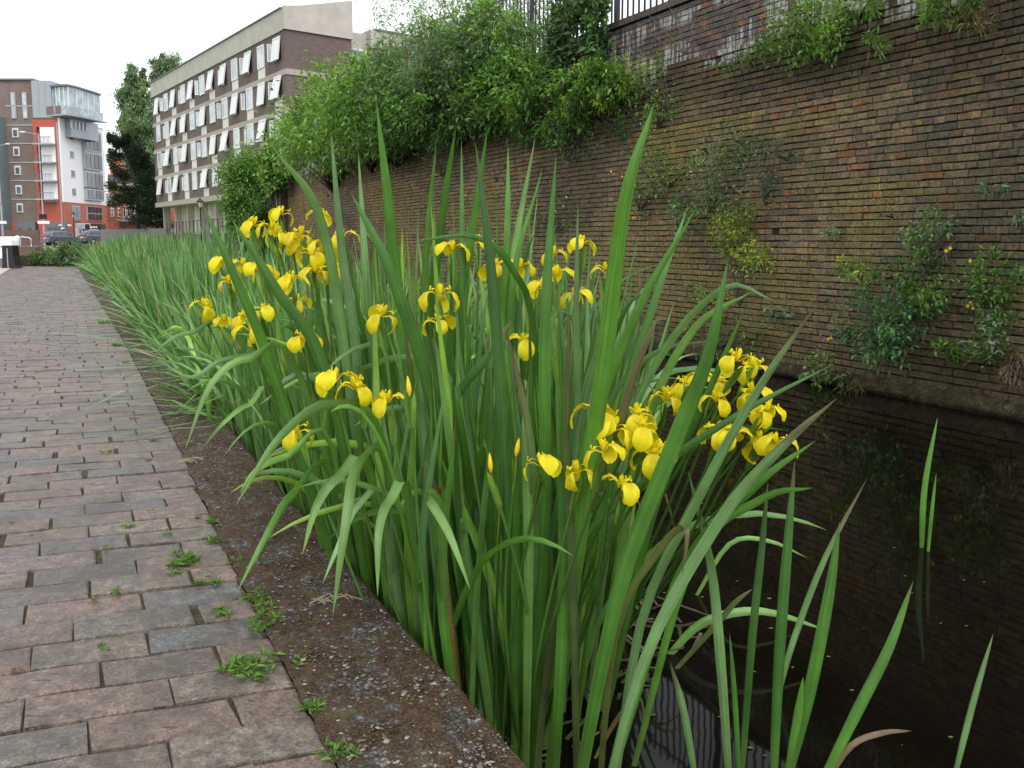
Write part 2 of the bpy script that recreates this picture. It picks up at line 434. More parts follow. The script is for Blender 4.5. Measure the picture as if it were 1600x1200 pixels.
path = link('path', bpy.data.meshes.new('path_origin'), None); tag(path, kind='structure')
bpy.data.objects.remove(path)
path = COL.objects['path_bed']; path.name = 'path'
np_ = 0; stuffV = []; stuffF = []; stuffC = []; nv = 0
for d, V, Fq, col, ce in pav:
    pu, pv = UV(ce[0], ce[1]); dep = ce[1]*cp-(0-CH)*sp
    inview = dep > .3 and abs(ce[0]/dep*F) < 860
    if np_ < 300 and inview:
        o = link('paver', mesh_np('paver', V-ce, Fq, np.tile(col, (len(V), 1)), smooth=False), M['paver'], path, ce); np_ += 1
    else:
        stuffV.append(V); stuffF.append(Fq+nv); stuffC.append(np.tile(col, (len(V), 1))); nv += len(V)
o = link('far_pavers', mesh_np('far_pavers', np.vstack(stuffV), np.vstack(stuffF), np.vstack(stuffC), smooth=False), M['paver'], path); tag(o, kind='stuff')

# kerb (coping of the canal edge) ------------------------------------
def kerb():
    us = np.concatenate([np.arange(.6, 5, .012), np.arange(5, 12, .06), np.arange(12, 40.5, .4)])
    nx = 26
    V = []
    for u in us:
        a, b = float(edge_in(u)), float(edge_out(u))
        a += -.006+.014*mnoise.noise(Vector((u*5, 2, 0)))+.008*mnoise.noise(Vector((u*22, 9, 0)))
        b += .012*mnoise.noise(Vector((u*3, 0, 0)))+.006*mnoise.noise(Vector((u*15, 5, 0)))
        for k in range(nx): V.append(W(u, a+(b-.018-a)*k/(nx-1), 0))
        V.append(W(u, b-.005, -.008)); V.append(W(u, b, -.03)); V.append(W(u, b-.01, -.25)); V.append(W(u, b+.005, -1.5))
    V = np.array(V); k = nx+4
    n1 = vnoise(V, 9); n2 = vnoise(V, 38, 3); n3 = vnoise(V, 110, 7)
    top = (np.arange(len(V)) % k) < nx
    V[:, 2] += np.where(top, .006+.007*n1+.0045*n2+.0025*n3, 0.)
    side = ~top; V[side] += (DV*(.006*n2[side])[:, None])
    nu = len(us); I = np.arange(nu-1)[:, None]*k+np.arange(k-1)[None, :]; I = I.ravel()
    Fq = np.stack([I, I+1, I+k+1, I+k], 1)
    o = link('canal_kerb', mesh_np('canal_kerb', V, Fq), M['kerb']); tag(o, kind='structure'); return o
kerb_o = kerb()
# loose stones and gravel bits on the kerb
def stones(name, n, ulim, parent, rmin, rmax, vr=None):
    ico = np.array([(0, 0, 1), (.9, 0, .2), (.28, .85, .1), (-.72, .53, .2), (-.72, -.53, .1), (.28, -.85, .2), (0, 0, -.5)])
    fi = np.array([(0, 1, 2), (0, 2, 3), (0, 3, 4), (0, 4, 5), (0, 5, 1)])
    V = []; Fs = []; C = []
    for i in range(n):
        t = random.random()**1.8; u = ulim[0]+(ulim[1]-ulim[0])*t
        a, b = edge_in(u), edge_out(u)
        v = random.uniform(a+.005, b-.02)
        if mnoise.noise(Vector((u*7, v*7, 3))) < -.05 and random.random() < .75: continue
        r = rmin+(rmax-rmin)*random.random()**3; s = np.array((random.uniform(.7, 1.4), random.uniform(.6, 1.1), random.uniform(.35, .6)))*r
        th = random.uniform(0, 6.3); R = np.array([[math.cos(th), -math.sin(th), 0], [math.sin(th), math.cos(th), 0], [0, 0, 1]])
        V.append((ico+rng.normal(0, .12, ico.shape))*s@R.T+W(u, v, .007)); Fs.append(fi+7*len(Fs))
        g = random.choice([.06, .08, .11, .14, .18, .27]) if random.random() < .8 else .14
        C.append(np.tile(np.array((g, g*.93, g*.86)), (7, 1)))
    o = link(name, mesh_np(name, np.vstack(V), np.vstack(Fs), np.vstack(C), smooth=False), M['stone'], parent); tag(o, kind='stuff')
stones('gravel', 9000, (1.3, 8), kerb_o, .0022, .0085)
# moss tufts over the kerb: short fibres, only near the camera
def moss_fibres():
    V = []; C = []
    n = 0
    while n < 26000:
        u = 1.3+3.6*random.random()**1.6; a, b = edge_in(u), edge_out(u); v = random.uniform(a+.01, b-.01)
        q = mnoise.noise(Vector((u*6, v*6, 9)))+.5*mnoise.noise(Vector((u*19, v*19, 9)))
        n += 1
        if q < .0: continue
        p = W(u, v, .003); h = random.uniform(.004, .011); th = random.uniform(0, 6.3)
        d = np.array((math.cos(th), math.sin(th), 0))*.0014; l = np.array((random.uniform(-1, 1), random.uniform(-1, 1), 0))*h*.6
        V += [p-d, p+d, p+l+UP*h]; k = random.random()
        c = np.array((.095, .05, .026))*(.5+k) if k < .8 else np.array((.11, .12, .03)); C += [c*.5, c*.5, c]
    V = np.array(V); Fs = np.arange(len(V)).reshape(-1, 3)
    o = link('moss', mesh_np('moss', V, Fs, np.array(C), smooth=False), M['stone'], kerb_o); tag(o, kind='stuff')
moss_fibres()

# ------------------------------------------------------------------ big retaining wall
wall = empty('retaining_wall', W(15, VW+.3, WZ), 'tall weathered brown and black brick retaining wall rising from the canal with plants rooted in it', 'wall')
def wloc(u, z, n):              # n = distance out of the wall towards the canal
    zz = min(z, 3.45); batter = .0+.03*(zz-WZ)/4
    return W(u, VW+batter-n, z)
BZ = 3.45; CZ = 4.32; UEND = 31.0
def wall_core():
    m = []
    prof = [(VW+.018, -1.5), (VW+.045, BZ+.0), (VW+.21, BZ+.02), (VW+.21, CZ), (VW+.9, CZ), (VW+.9, -1.5)]
    V = []; us = np.arange(-4, UEND+.1, 1.)
    for u in us:
        for v, z in prof: V.append(W(u, v, z))
    k = len(prof); Fq = [(i*k+j, (i+1)*k+j, (i+1)*k+j+1, i*k+j+1) for i in range(len(us)-1) for j in range(k-1)]
    e = (len(us)-1)*k; V = np.array(V)-np.array(wall.location)
    Fq += [(e, e+1, e+4, e+5), (e+1, e+2, e+3, e+4)]
    link('mortar_core', mesh_np('mortar_core', V, Fq, smooth=False), M['mortar'], wall)
wall_core()
PAL_W = [(.135, .103, .078), (.15, .108, .078), (.115, .094, .075), (.165, .115, .08), (.135, .112, .078), (.092, .08, .068)]
bricks = []
def add_brick(u0, u1, z0, z1, proud, zone, back=0.):
    n = proud; j = lambda s: random.uniform(-s, s)
    z0 += j(.004); z1 += j(.003); tl = j(.0025); f = [(u0, z0-tl), (u1, z0+tl), (u1, z1+tl), (u0, z1-tl)]
    V = [wloc(u+j(.004), z+j(.003), n-.0+j(.004)-back) for u, z in
         ((u0+.003, z0+.006), (u1-.003, z0+.006), (u1-.003, z1-.005), (u0+.003, z1-.005))]
    V += [wloc(u, z, n-.007-back) for u, z in f]+[wloc(u, z, -.03-back) for u, z in f]
    Fq = [(0, 3, 2, 1)]+[(i+k*4, (i+1) % 4+k*4, (i+1) % 4+4+k*4, i+4+k*4) for k in (0, 1) for i in range(4)]
    um, zm = (u0+u1)/2, (z0+z1)/2
    q = mnoise.noise(Vector((um*.45, zm*.9, 1.7)))+.5*mnoise.noise(Vector((um*1.3, zm*2.2, 5)))
    c = np.array(random.choice(PAL_W))*random.uniform(.82, 1.2)
    r = random.random()
    if zone == 'parapet':
        c = np.array(random.choice([(.075, .06, .068), (.09, .068, .07), (.11, .075, .07), (.065, .058, .07)]))*random.uniform(.9, 1.25)
        if r < .05: c = np.array((.24, .10, .06))*random.uniform(.7, 1.1)
    else:
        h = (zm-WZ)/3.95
        if h > .4 and um < 16 and r < .035+.06*(mnoise.noise(Vector((um*.6, zm*1.2, 4))) > 0) : c = np.array((.23, .105, .06))*random.uniform(.55, 1.1)
        if .3 < h < .8 and r > .95: c = np.array((.21, .15, .07))*random.uniform(.7, 1.1)
        if q > .12 and h < .8: c = c*.55+np.array((.13, .105, .035))*.6
        if q < -.34: c = c*.5+np.array((.04, .042, .04))*.5
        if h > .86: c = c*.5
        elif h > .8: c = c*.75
        if h < .12: c = c*.5+np.array((.045, .035, .018))*.6
        if um > 13: c = c*1.12+np.array((.012, .006, .004))
    if zone == 'ledge': c = np.array((.07, .055, .03))*random.uniform(.7, 1.3)
    near_tone = 1-.34*min(1, max(0, (6.3-um)/2.2))*(.6+.5*mnoise.noise(Vector((um*.9, zm*.9, 12))))  # tone factor: bricks darken towards the near end, broken up by noise
    bricks.append((um, zm, np.array(V), np.array(Fq), c*(np.array((1.62, 1.58, 1.26)) if zone == 'wall' else 1.4)*near_tone))
ch = .0755
z = WZ-.3; row = 0
while z < BZ-.02:
    L0 = .236 if row % 2 else .118
    u = -3.0+random.uniform(-.03, .03)+(.059 if row % 2 else 0)
    over = max(0, (z-(BZ-.50))/.5)
    while u < UEND-.1:
        L = L0 if random.random() < .9 else (.118 if L0 > .2 else .236)
        dz = .006*mnoise.noise(Vector((u*.35, z*.8, 0)))*1.5
        pr = .012+random.uniform(-.006, .006)+(.02*over if row % 2 else .03*over)
        if random.random() < .02: pr -= .03
        missing = random.random() < .0012
        if not missing: add_brick(u, u+L-.003-random.random()*.003, z+dz, z+dz+ch-.011, max(pr, -.005), 'wall')
        u += L
    z += ch; row += 1
z = BZ+.02; row = 0
while z < CZ-.03:
    L0 = .236 if row % 2 else .118; u = -3.0+(.059 if row % 2 else 0)
    while u < UEND-.1:
        add_brick(u, u+L0-.005, z, z+ch-.007, .01, 'parapet', back=.14); u += L0
    z += ch; row += 1
vis = []
for i, b in enumerate(bricks):
    p = b[2][:4].mean(0); d = p[1]*cp-(p[2]-CH)*sp
    X = 800+F*p[0]/d; Y = Y0-F*(p[1]*sp+(p[2]-CH)*cp)/d
    if -0 < Y < 640 and 1150 < X < 1600 and b[1] > 0.2: vis.append((-(np.ptp(b[2][:4, :2], axis=0)**2).sum()**.5/d, i))
vis.sort(); chosen = set(i for _, i in vis[:296])
VV = []; FF = []; CC = []; nv = 0; wl = np.array(wall.location)
for i, (um, zm, V, Fq, c) in enumerate(bricks):
    if i in chosen:
        ce = V.mean(0); link('brick', mesh_np('brick', V-ce, Fq, np.tile(c, (len(V), 1)), smooth=False), M['brick'], wall, ce-wl)
    else:
        VV.append(V-wl); FF.append(Fq+nv); CC.append(np.tile(c, (len(V), 1))); nv += len(V)
o = link('brickwork', mesh_np('brickwork', np.vstack(VV), np.vstack(FF), np.vstack(CC), smooth=False), M['brick'], wall); tag(o, kind='stuff')
# coping stones on top and the mossy footing at the water line
u = -3.
while u < UEND:
    cw = .44; m = MB()
    a = [W(u+.004, VW+.13, CZ), W(u+cw-.004, VW+.13, CZ), W(u+cw-.004, VW+.95, CZ), W(u+.004, VW+.95, CZ)]
    V = np.array([p for p in a]+[p+UP*.085 for p in a])-wl; Fq = [(0, 1, 5, 4), (1, 2, 6, 5), (2, 3, 7, 6), (3, 0, 4, 7), (4, 5, 6, 7), (3, 2, 1, 0)]
    g = random.uniform(.8, 1.2); link('coping_brick', mesh_np('coping_brick', V, Fq, np.tile(np.array((.10, .075, .075))*g, (8, 1)), smooth=False), M['brick'], wall); u += cw
def footing():
    us = np.arange(-3, UEND, .07); V = []
    for u in us:
        w_ = .07+.04*mnoise.noise(Vector((u*.8, 0, 0)))+.03*mnoise.noise(Vector((u*4, 0, 2)))
        h = WZ+.09+.05*mnoise.noise(Vector((u*.7, 4, 0)))
        for (n, z) in ((-.02, h+.10), (w_*.5, h+.055), (w_, h), (w_+.02, h-.06), (w_, WZ+.02), (w_-.05, WZ-.3)): V.append(W(u, VW-n, z))
    V = np.array(V); n2 = vnoise(V, 14, 2); V += (-DV*.025)*n2[:, None]+UP*.02*n2[:, None]; k = 6
    Fq = [(i*k+j, (i+1)*k+j, (i+1)*k+j+1, i*k+j+1) for i in range(len(us)-1) for j in range(k-1)]
    c = np.array([(.022, .019, .011) if random.random() < .6 else (.04, .037, .016) for _ in V])
    link('mossy_footing', mesh_np('mossy_footing', V-wl, Fq, c), M['brick'], wall)
footing()
# end pier
pier = MB(); ps = []
o = MB()
P0 = W(UEND+.15, VW-.35)
pm = empty('brick_pier', W(UEND+.9, VW+.5, WZ), 'dark brick pier with ivy ending the retaining wall at its far end', 'pier', yaw=0)
c = [W(UEND, VW-.25), W(UEND+1.5, VW-.25), W(UEND+1.5, VW+1.2), W(UEND, VW+1.2)]; pl = np.array(pm.location)
MB().poly([tuple((q-pl)[:2]) for q in c], -1, 4.15).build('shaft', M['purple_wall'], pm)
MB().poly([tuple((q-pl)[:2]*1.08) for q in c], 4.15, 4.3).build('cap', M['purple_wall'], pm)

# fence on the wall ---------------------------------------------------
def palisade():
    f = empty('railing_fence', W(14, VW+.45, CZ+.085), 'tall black vertical bar railing on top of the brick retaining wall', 'fence'); fl = np.array(f.location)
    base = CZ+.085; u = 3.0; k = 0
    barm = MB().box(-.014, .014, -.010, .010, 0, 1.55); me = bpy.data.meshes.new('bar'); me.from_pydata(barm.v, [], barm.f); me.materials.append(M['fenceblk'])
    postm = MB().box(-.035, .035, -.035, .035, 0, 1.72); mp = bpy.data.meshes.new('post'); mp.from_pydata(postm.v, [], postm.f); mp.materials.append(M['fenceblk'])
    railm = MB().box(-1.35, 1.35, -.008, .008, -.022, .022); mr = bpy.data.meshes.new('rail'); mr.from_pydata(railm.v, [], railm.f); mr.materials.append(M['fenceblk'])
    yaw = math.atan2(DU[1], DU[0])
    while u < UEND:
        if k % 19 == 0:
            o = link('post', mp, None, f, W(u, VW+.45, base)-fl); o.rotation_euler = (0, 0, yaw)
            for zz in (.12, 1.42):
                o = link('rail', mr, None, f, W(u+1.35, VW+.45, base+zz)-fl); o.rotation_euler = (0, 0, yaw)
        else:
            o = link('bar', me, None, f, W(u, VW+.45, base)-fl); o.rotation_euler = (0, 0, yaw)
        u += 2.7/19; k += 1
palisade()

# ------------------------------------------------------------------ leaves and shrubs
def leaf_cloud(P, D, size, col, wid=.42, fold=.25):
    """folded leaves: base P, direction D, length size; 5 verts, 2 quads... returned as quads"""
    n = len(P); D = D/np.linalg.norm(D, axis=1, keepdims=True)
    up = rng.normal(0, 1, (n, 3))*.6+np.array((0, 0, 1.)); S = np.cross(D, up); S /= np.linalg.norm(S, axis=1, keepdims=True)+1e-9
    Nn = np.cross(S, D); s = size[:, None]
    a = P; tip = P+D*s-UP*s*.15; m1 = P+D*s*.45+S*s*wid*.5+Nn*s*fold*.3; m2 = P+D*s*.45-S*s*wid*.5+Nn*s*fold*.3
    V = np.stack([a, m1, tip, m2], 1).reshape(-1, 3)
    Fq = np.arange(4*n).reshape(-1, 4)
    C = np.repeat(col, 4, axis=0)
    return V, Fq, C
def crown(center, rad, n, size, pal, clumps=60, spread=.24, droop=.2, wid=.42, shell=.55, axis=None, seedv=0):
    """leaves gathered in clumps spread through an ellipsoid"""
    center = np.array(center, float); rad = np.array(rad, float)
    d = rng.normal(0, 1, (clumps, 3)); d /= np.linalg.norm(d, axis=1, keepdims=True)
    r = shell+(1-shell)*rng.random((clumps, 1))**.6
    cc = d*r*rad*rng.uniform(.75, 1.12, (clumps, 1))
    idx = rng.integers(0, clumps, n); sc = rng.uniform(.5, 1.3, (clumps, 1))*spread
    off = rng.normal(0, 1, (n, 3))*sc[idx]*rad.mean()
    P = cc[idx]+off
    out = P/rad; D = out/ (np.linalg.norm(out, axis=1, keepdims=True)+1e-6)*.8+rng.normal(0, .7, (n, 3)); D[:, 2] += .25-droop*2
    pal = np.array(pal); ci = rng.integers(0, len(pal), clumps); bright = rng.uniform(.55, 1.4, (clumps, 1))
    col = pal[np.where(rng.random(n) < .7, ci[idx], rng.integers(0, len(pal), n))]*bright[idx]*rng.uniform(.75, 1.25, (n, 1))
    s = size*rng.uniform(.6, 1.3, n)
    return leaf_cloud(P+center, D, s, col, wid), cc+center
G_BUD = [(0.125, 0.213, 0.094), (0.15, 0.237, 0.125), (0.1, 0.175, 0.062), (0.2, 0.275, 0.163)]
G_MID = [(0.1, 0.213, 0.044), (0.138, 0.263, 0.05), (0.075, 0.163, 0.037)]
G_YEL = [(0.264, 0.374, 0.044), (0.33, 0.418, 0.055), (0.187, 0.308, 0.039)]
G_BRI = [(0.163, 0.312, 0.062), (0.213, 0.375, 0.075), (0.125, 0.25, 0.05)]
G_DRK = [(0.046, 0.098, 0.039), (0.065, 0.124, 0.046), (0.036, 0.072, 0.033)]
G_GRY = [(0.213, 0.275, 0.188), (0.15, 0.213, 0.138), (0.112, 0.175, 0.1)]
G_PALE = [(0.25, 0.375, 0.138), (0.325, 0.438, 0.188), (0.188, 0.3, 0.1)]
def branches(root, tips, r0, mat, parent, name='branch', sag=.1):
    m = MB(); rt = Vector(root)
    for t in tips:
        t = Vector(t); mid = rt.lerp(t, .5)+Vector((random.uniform(-1, 1), random.uniform(-1, 1), random.uniform(0, 1)))*(t-rt).length*sag
        pts = [rt*(1-s)**2+mid*2*s*(1-s)+t*s*s for s in (0, .25, .5, .75, 1)]
        m.tube(pts, [r0*(1-.8*s) for s in (0, .25, .5, .75, 1)], 4, False)
    return m.build(name, mat, parent, True)
def shrub(name, loc, label, cat, parts, root, r0=.02, bark='bark_d', ntw=14, group=None):
    """parts: list of crown() keyword dicts in world coordinates"""
    o = empty(name, root, label, cat, group); L = np.array(o.location)
    Vs = []; Fs = []; Cs = []; n = 0; tips = []
    for kw in parts:
        (V, Fq, C), cc = crown(**kw); Vs.append(V-L); Fs.append(Fq+n); Cs.append(C); n += len(V); tips += [tuple(c-L) for c in cc[rng.integers(0, len(cc), max(2, ntw//len(parts)))]]
    branches((0, 0, 0), tips, r0, M[bark], o, 'branch')
    f = link('foliage', mesh_np('foliage', np.vstack(Vs), np.vstack(Fs), np.vstack(Cs), smooth=False), M['leaf'], o); tag(f, kind='stuff')
    return o
def wall_shrub(name, px, py, wpx, hpx, n, size, pal, label, cat='shrub', off=.25, clumps=None, root=None, droop=.1, wid=.42, spread=.25, shell=.3, r0=.012, ntw=12, bark='bark_d', group=None, vv=None):
    vv = (VW if vv is None else vv)-off
    p = onwall(px, py, vv); d = p[1]
    a = onwall(px-wpx/2, py, vv); b = onwall(px+wpx/2, py, vv); hw = np.linalg.norm((b-a)[:2])/2
    hz = hpx/F*np.linalg.norm(p[:2])/2
    root = onwall(px if root is None else root[0], (py+hpx*.42) if root is None else root[1], VW-.01)
    # ellipsoid axes: along the wall, out of the wall, up: built in rotated space
    (V, Fq, C), cc = crown((0, 0, 0), (hw, max(off*1.1, .12), hz), n, size, pal, clumps or max(8, int(n/45)), spread*min(1, 1), droop, wid, shell)
    R = np.stack([DU, -DV, UP], 0)
    o = empty(name, root, label, cat, group); L = np.array(o.location)
    V = V@R+p-L; cc = cc@R+p-L
    inside = (V+L)@DV-VW
    V = V-DV*np.maximum(inside+.02, 0)[:, None]
    tips = [tuple(c) for c in cc[rng.integers(0, len(cc), ntw)]]
    branches((0, 0, 0), tips, r0, M[bark], o, 'branch')
    f = link('foliage', mesh_np('foliage', V, Fq, C, smooth=False), M['leaf'], o); tag(f, kind='stuff')
    return o
#PART2
# ------------------------------------------------------------------ yellow irises
def resample(pts, n):
    P = [Vector(p) for p in pts]
    if len(P) == 2: P = [P[0], P[0].lerp(P[1], .5), P[1]]
    Q = [P[0]*2-P[1]]+P+[P[-1]*2-P[-2]]; out = []
    m = len(P)-1
    for i in range(n+1):
        t = i/n*m; k = min(int(t), m-1); f = t-k; a, b, c, d = Q[k:k+4]
        out.append(.5*((2*b)+(c-a)*f+(2*a-5*b+4*c-d)*f*f+(3*b-a-3*c+d)*f**3))
    return out
IW_T = [0, .12, .35, .6, .78, .9, .97, 1]; IW_W = [.62, .82, 1, .93, .68, .40, .16, .01]
GR = [(.065, .19, .035), (.085, .22, .04), (.055, .16, .04), (.10, .24, .07), (.13, .28, .045), (.08, .20, .08), (.15, .28, .14), (.19, .36, .07)]
BRN = (.15, .105, .05)
def blade_mesh(pts, width, face=None, col=None, brown=0., nseg=12, twist=0., paleback=False, blunt=False):
    P = resample(pts, nseg); n = nseg+1; V = []; C = []; UVs = []
    P0 = np.array(P[0]); base = np.array((1.06, 1., .76))*np.array(col if col is not None else random.choice(GR))*random.uniform(.72, 1.28)
    fv = Vector(face) if face is not None else Vector((random.uniform(-1, 1), random.uniform(-1, 1), .1))
    side = None; L = sum((P[i+1]-P[i]).length for i in range(nseg)); vv = 0
    for i in range(n):
        t = i/nseg; T = (P[min(i+1, n-1)]-P[max(i-1, 0)]).normalized()
        s = T.cross(fv)
        if s.length < .2: s = side if side is not None else T.orthogonal()
        s.normalize()
        if side is not None and s.dot(side) < 0: s = -s
        if side is not None: s = (s*.5+side*.5).normalized()
        side = s; nn = s.cross(T)
        if twist: s = (Matrix.Rotation(twist*t, 3, T) @ s); nn = s.cross(T)
        w = width*float(np.interp(t, IW_T, IW_W))*.5
        if blunt and t > .9: w = max(w, width*.3)
        for k, a in enumerate((-1, 0, 1)):
            V.append(np.array(P[i]+s*a*w+nn*(w*.42 if a == 0 else 0))); UVs.append(((a+1)/2*1.0+base[0]*31, t*L*2))
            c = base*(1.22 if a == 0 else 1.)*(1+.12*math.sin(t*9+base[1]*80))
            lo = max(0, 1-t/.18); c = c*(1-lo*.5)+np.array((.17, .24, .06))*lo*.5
            if brown > 0:
                e = (t-(1-brown))/max(brown, .01)*1.6+random.uniform(-.35, .35)
                e = min(max(e, 0), 1); c = c*(1-e)+np.array(BRN)*e*random.uniform(.7, 1.2)
            C.append(c)
    Fq = []
    for i in range(nseg):
        for k in (0, 1): a = i*3+k; Fq.append((a, a+1, a+4, a+3))
    return mesh_np('leaf', np.array(V)-P0, Fq, np.array(C), True, UVs), P0
VIEW = lambda p: Vector((0, 0, CH))-Vector(p)
class Plant:
    def __init__(s, name, loc, label, cat, group=None):
        s.o = empty(name, loc, label, cat, group); s.L = np.array(s.o.location)
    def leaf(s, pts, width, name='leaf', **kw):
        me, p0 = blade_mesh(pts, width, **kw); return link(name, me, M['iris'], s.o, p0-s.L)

# petals: one fall petal, one crest, shared by every flower (three variants each)
def fall_mesh(seed):
    random.seed(seed); V = []; C = []; UVs = []; ns, na = 9, 6
    droop = random.uniform(.85, 1.1)
    for i in range(ns+1):
        s = i/ns
        r = np.interp(s, [0, .22, .42, .62, .82, 1], [.004, .026, .046, .060, .066, .064-.006*droop])
        z = np.interp(s, [0, .22, .42, .62, .82, 1], [0, .017, .016, -.004*droop, -.030*droop, -.052*droop])
        w = np.interp(s, [0, .2, .38, .5, .65, .8, .92, 1], [.006, .009, .013, .024, .0285, .0285, .0195, .006])
        for k in range(na+1):
            a = k/na*2-1
            ruf = (.0035*math.sin(a*7+s*9+seed)*abs(a)+.0022*math.sin(a*15+seed*3)*abs(a)**2+.0012*math.sin(s*22+a*4+seed))*(s > .35)
            V.append((r-abs(a)**2*.0045*(s > .4)+.0025*(abs(a) > .15)*(s > .4)+ruf, a*w, z-abs(a)**2*.004*(1 if s < .4 else .2)+ruf*.5)); UVs.append((k/na+seed, s))
            g = 1 if s > .5 else .9; mk = .80 if (.36 < s < .56 and abs(a) < .55) else 1; C.append((g*(.9 if mk < 1 else 1), g*(mk if mk < 1 else 1)*(1 if s > .3 else .9), 1))
    Fq = [(i*(na+1)+k, i*(na+1)+k+1, (i+1)*(na+1)+k+1, (i+1)*(na+1)+k) for i in range(ns) for k in range(na)]
    me = mesh_np('fall_petal', V, Fq, C, True, UVs); me.materials.append(M['petal']); return me
def crest_mesh(seed):
    random.seed(seed+50); V = []; Fq = []; C = []; UVs = []
    def pet(ang, path, ws, tone):
        n0 = len(V); ca, sa = math.cos(ang), math.sin(ang)
        for i, ((r, z), w_) in enumerate(zip(path, ws)):
            for k in range(5):
                a = k/2-1; rr = r-abs(a)*.003; y = a*w_
                V.append((rr*ca-y*sa, rr*sa+y*ca, z-abs(a)*.002)); UVs.append((k/4, i/5)); C.append(tone)
        for i in range(len(path)-1):
            for k in range(4): a = n0+i*5+k; Fq.append((a, a+1, a+6, a+5))
    for k in range(3):
        a = k*2.094
        pet(a, [(.002, .002), (.016, .022), (.030, .026), (.040, .018), (.044, .024), (.041, .034)], [.005, .007, .0085, .0095, .009, .004], (1, .97, 1))   # style arms
        pet(a+1.047, [(.002, .0), (.006, .014), (.010, .028), (.012, .038), (.010, .044)], [.003, .005, .0075, .007, .002], (1, 1, 1))              # standards
    me = mesh_np('flower_crest', V, Fq, C, True, UVs); me.materials.append(M['petal']); return me
FALLS = [fall_mesh(i) for i in range(4)]; CRESTS = [crest_mesh(i) for i in range(3)]
random.seed(11)
def flower(plant, pos, scale=1., rot=None, tilt=None, missing=0):
    pos = np.array(pos); o = link('flower', random.choice(CRESTS), None, plant.o, pos-plant.L)
    o.rotation_euler = (random.uniform(-.25, .25), random.uniform(-.25, .25), random.uniform(0, 2.1) if rot is None else rot); o.scale = (scale,)*3
    for k in range(3-missing):
        f = link('fall_petal', random.choice(FALLS), None, o); f.rotation_euler = (random.uniform(-.2, .2), random.uniform(-.45, .4), k*2.094+random.uniform(-.2, .2))
        s = random.uniform(.88, 1.12); f.scale = (s, s*random.uniform(.85, 1.1), s)
    return o
BUD = MB().lathe([(.001, 0), (.004, .006), (.0065, .016), (.0055, .030), (.003, .042), (.0005, .050)], 7)
_bm = bpy.data.meshes.new('bud'); _bm.from_pydata(BUD.v, [], BUD.f); _bm.materials.append(plain('bud_orange_yellow', (.85, .60, .02), .5, .1))
for p in _bm.polygons: p.use_smooth = True
def stem(plant, base, top, r=.0048, bend=.06, spathe=True):
    b, t = Vector(base), Vector(top); m = b.lerp(t, .55)+Vector((random.uniform(-bend, bend), random.uniform(-bend, bend), 0))
    P = resample([b, m, t], 10); V = []; Fq = []; C = []; sg = 6
    for i, p in enumerate(P):
        T = (P[min(i+1, 10)]-P[max(i-1, 0)]).normalized(); a = T.orthogonal().normalized(); c = T.cross(a); rr = r*(1.15-.35*i/10)
        if i == 10: rr *= 1.0
        for k in range(sg): th = k*6.283/sg; V.append(np.array(p+(a*math.cos(th)+c*math.sin(th))*rr)); C.append((.10, .23, .04))
    for i in range(10):
        for k in range(sg): k2 = (k+1) % sg; Fq.append((i*sg+k, i*sg+k2, (i+1)*sg+k2, (i+1)*sg+k))
    o = link('flower_stem', mesh_np('flower_stem', np.array(V)-np.array(b), Fq, C, True, [(0, 0)]*len(V)), M['iris'], plant.o, np.array(b)-plant.L)
    if spathe:
        for s in range(2):
            T = (P[10]-P[8]).normalized(); a = T.orthogonal(); a.rotate(Matrix.Rotation(random.uniform(0, 6.3), 3, T)); a.normalize()
            q0 = P[10]-T*random.uniform(.07, .10); q1 = q0+T*.05+a*.008; q2 = q0+T*random.uniform(.09, .11)+a*.016
            me, p0 = blade_mesh([q0, q1, q2], .022, col=(.14, .27, .05), nseg=5); link('spathe', me, M['iris'], o, p0-np.array(b))
    return o

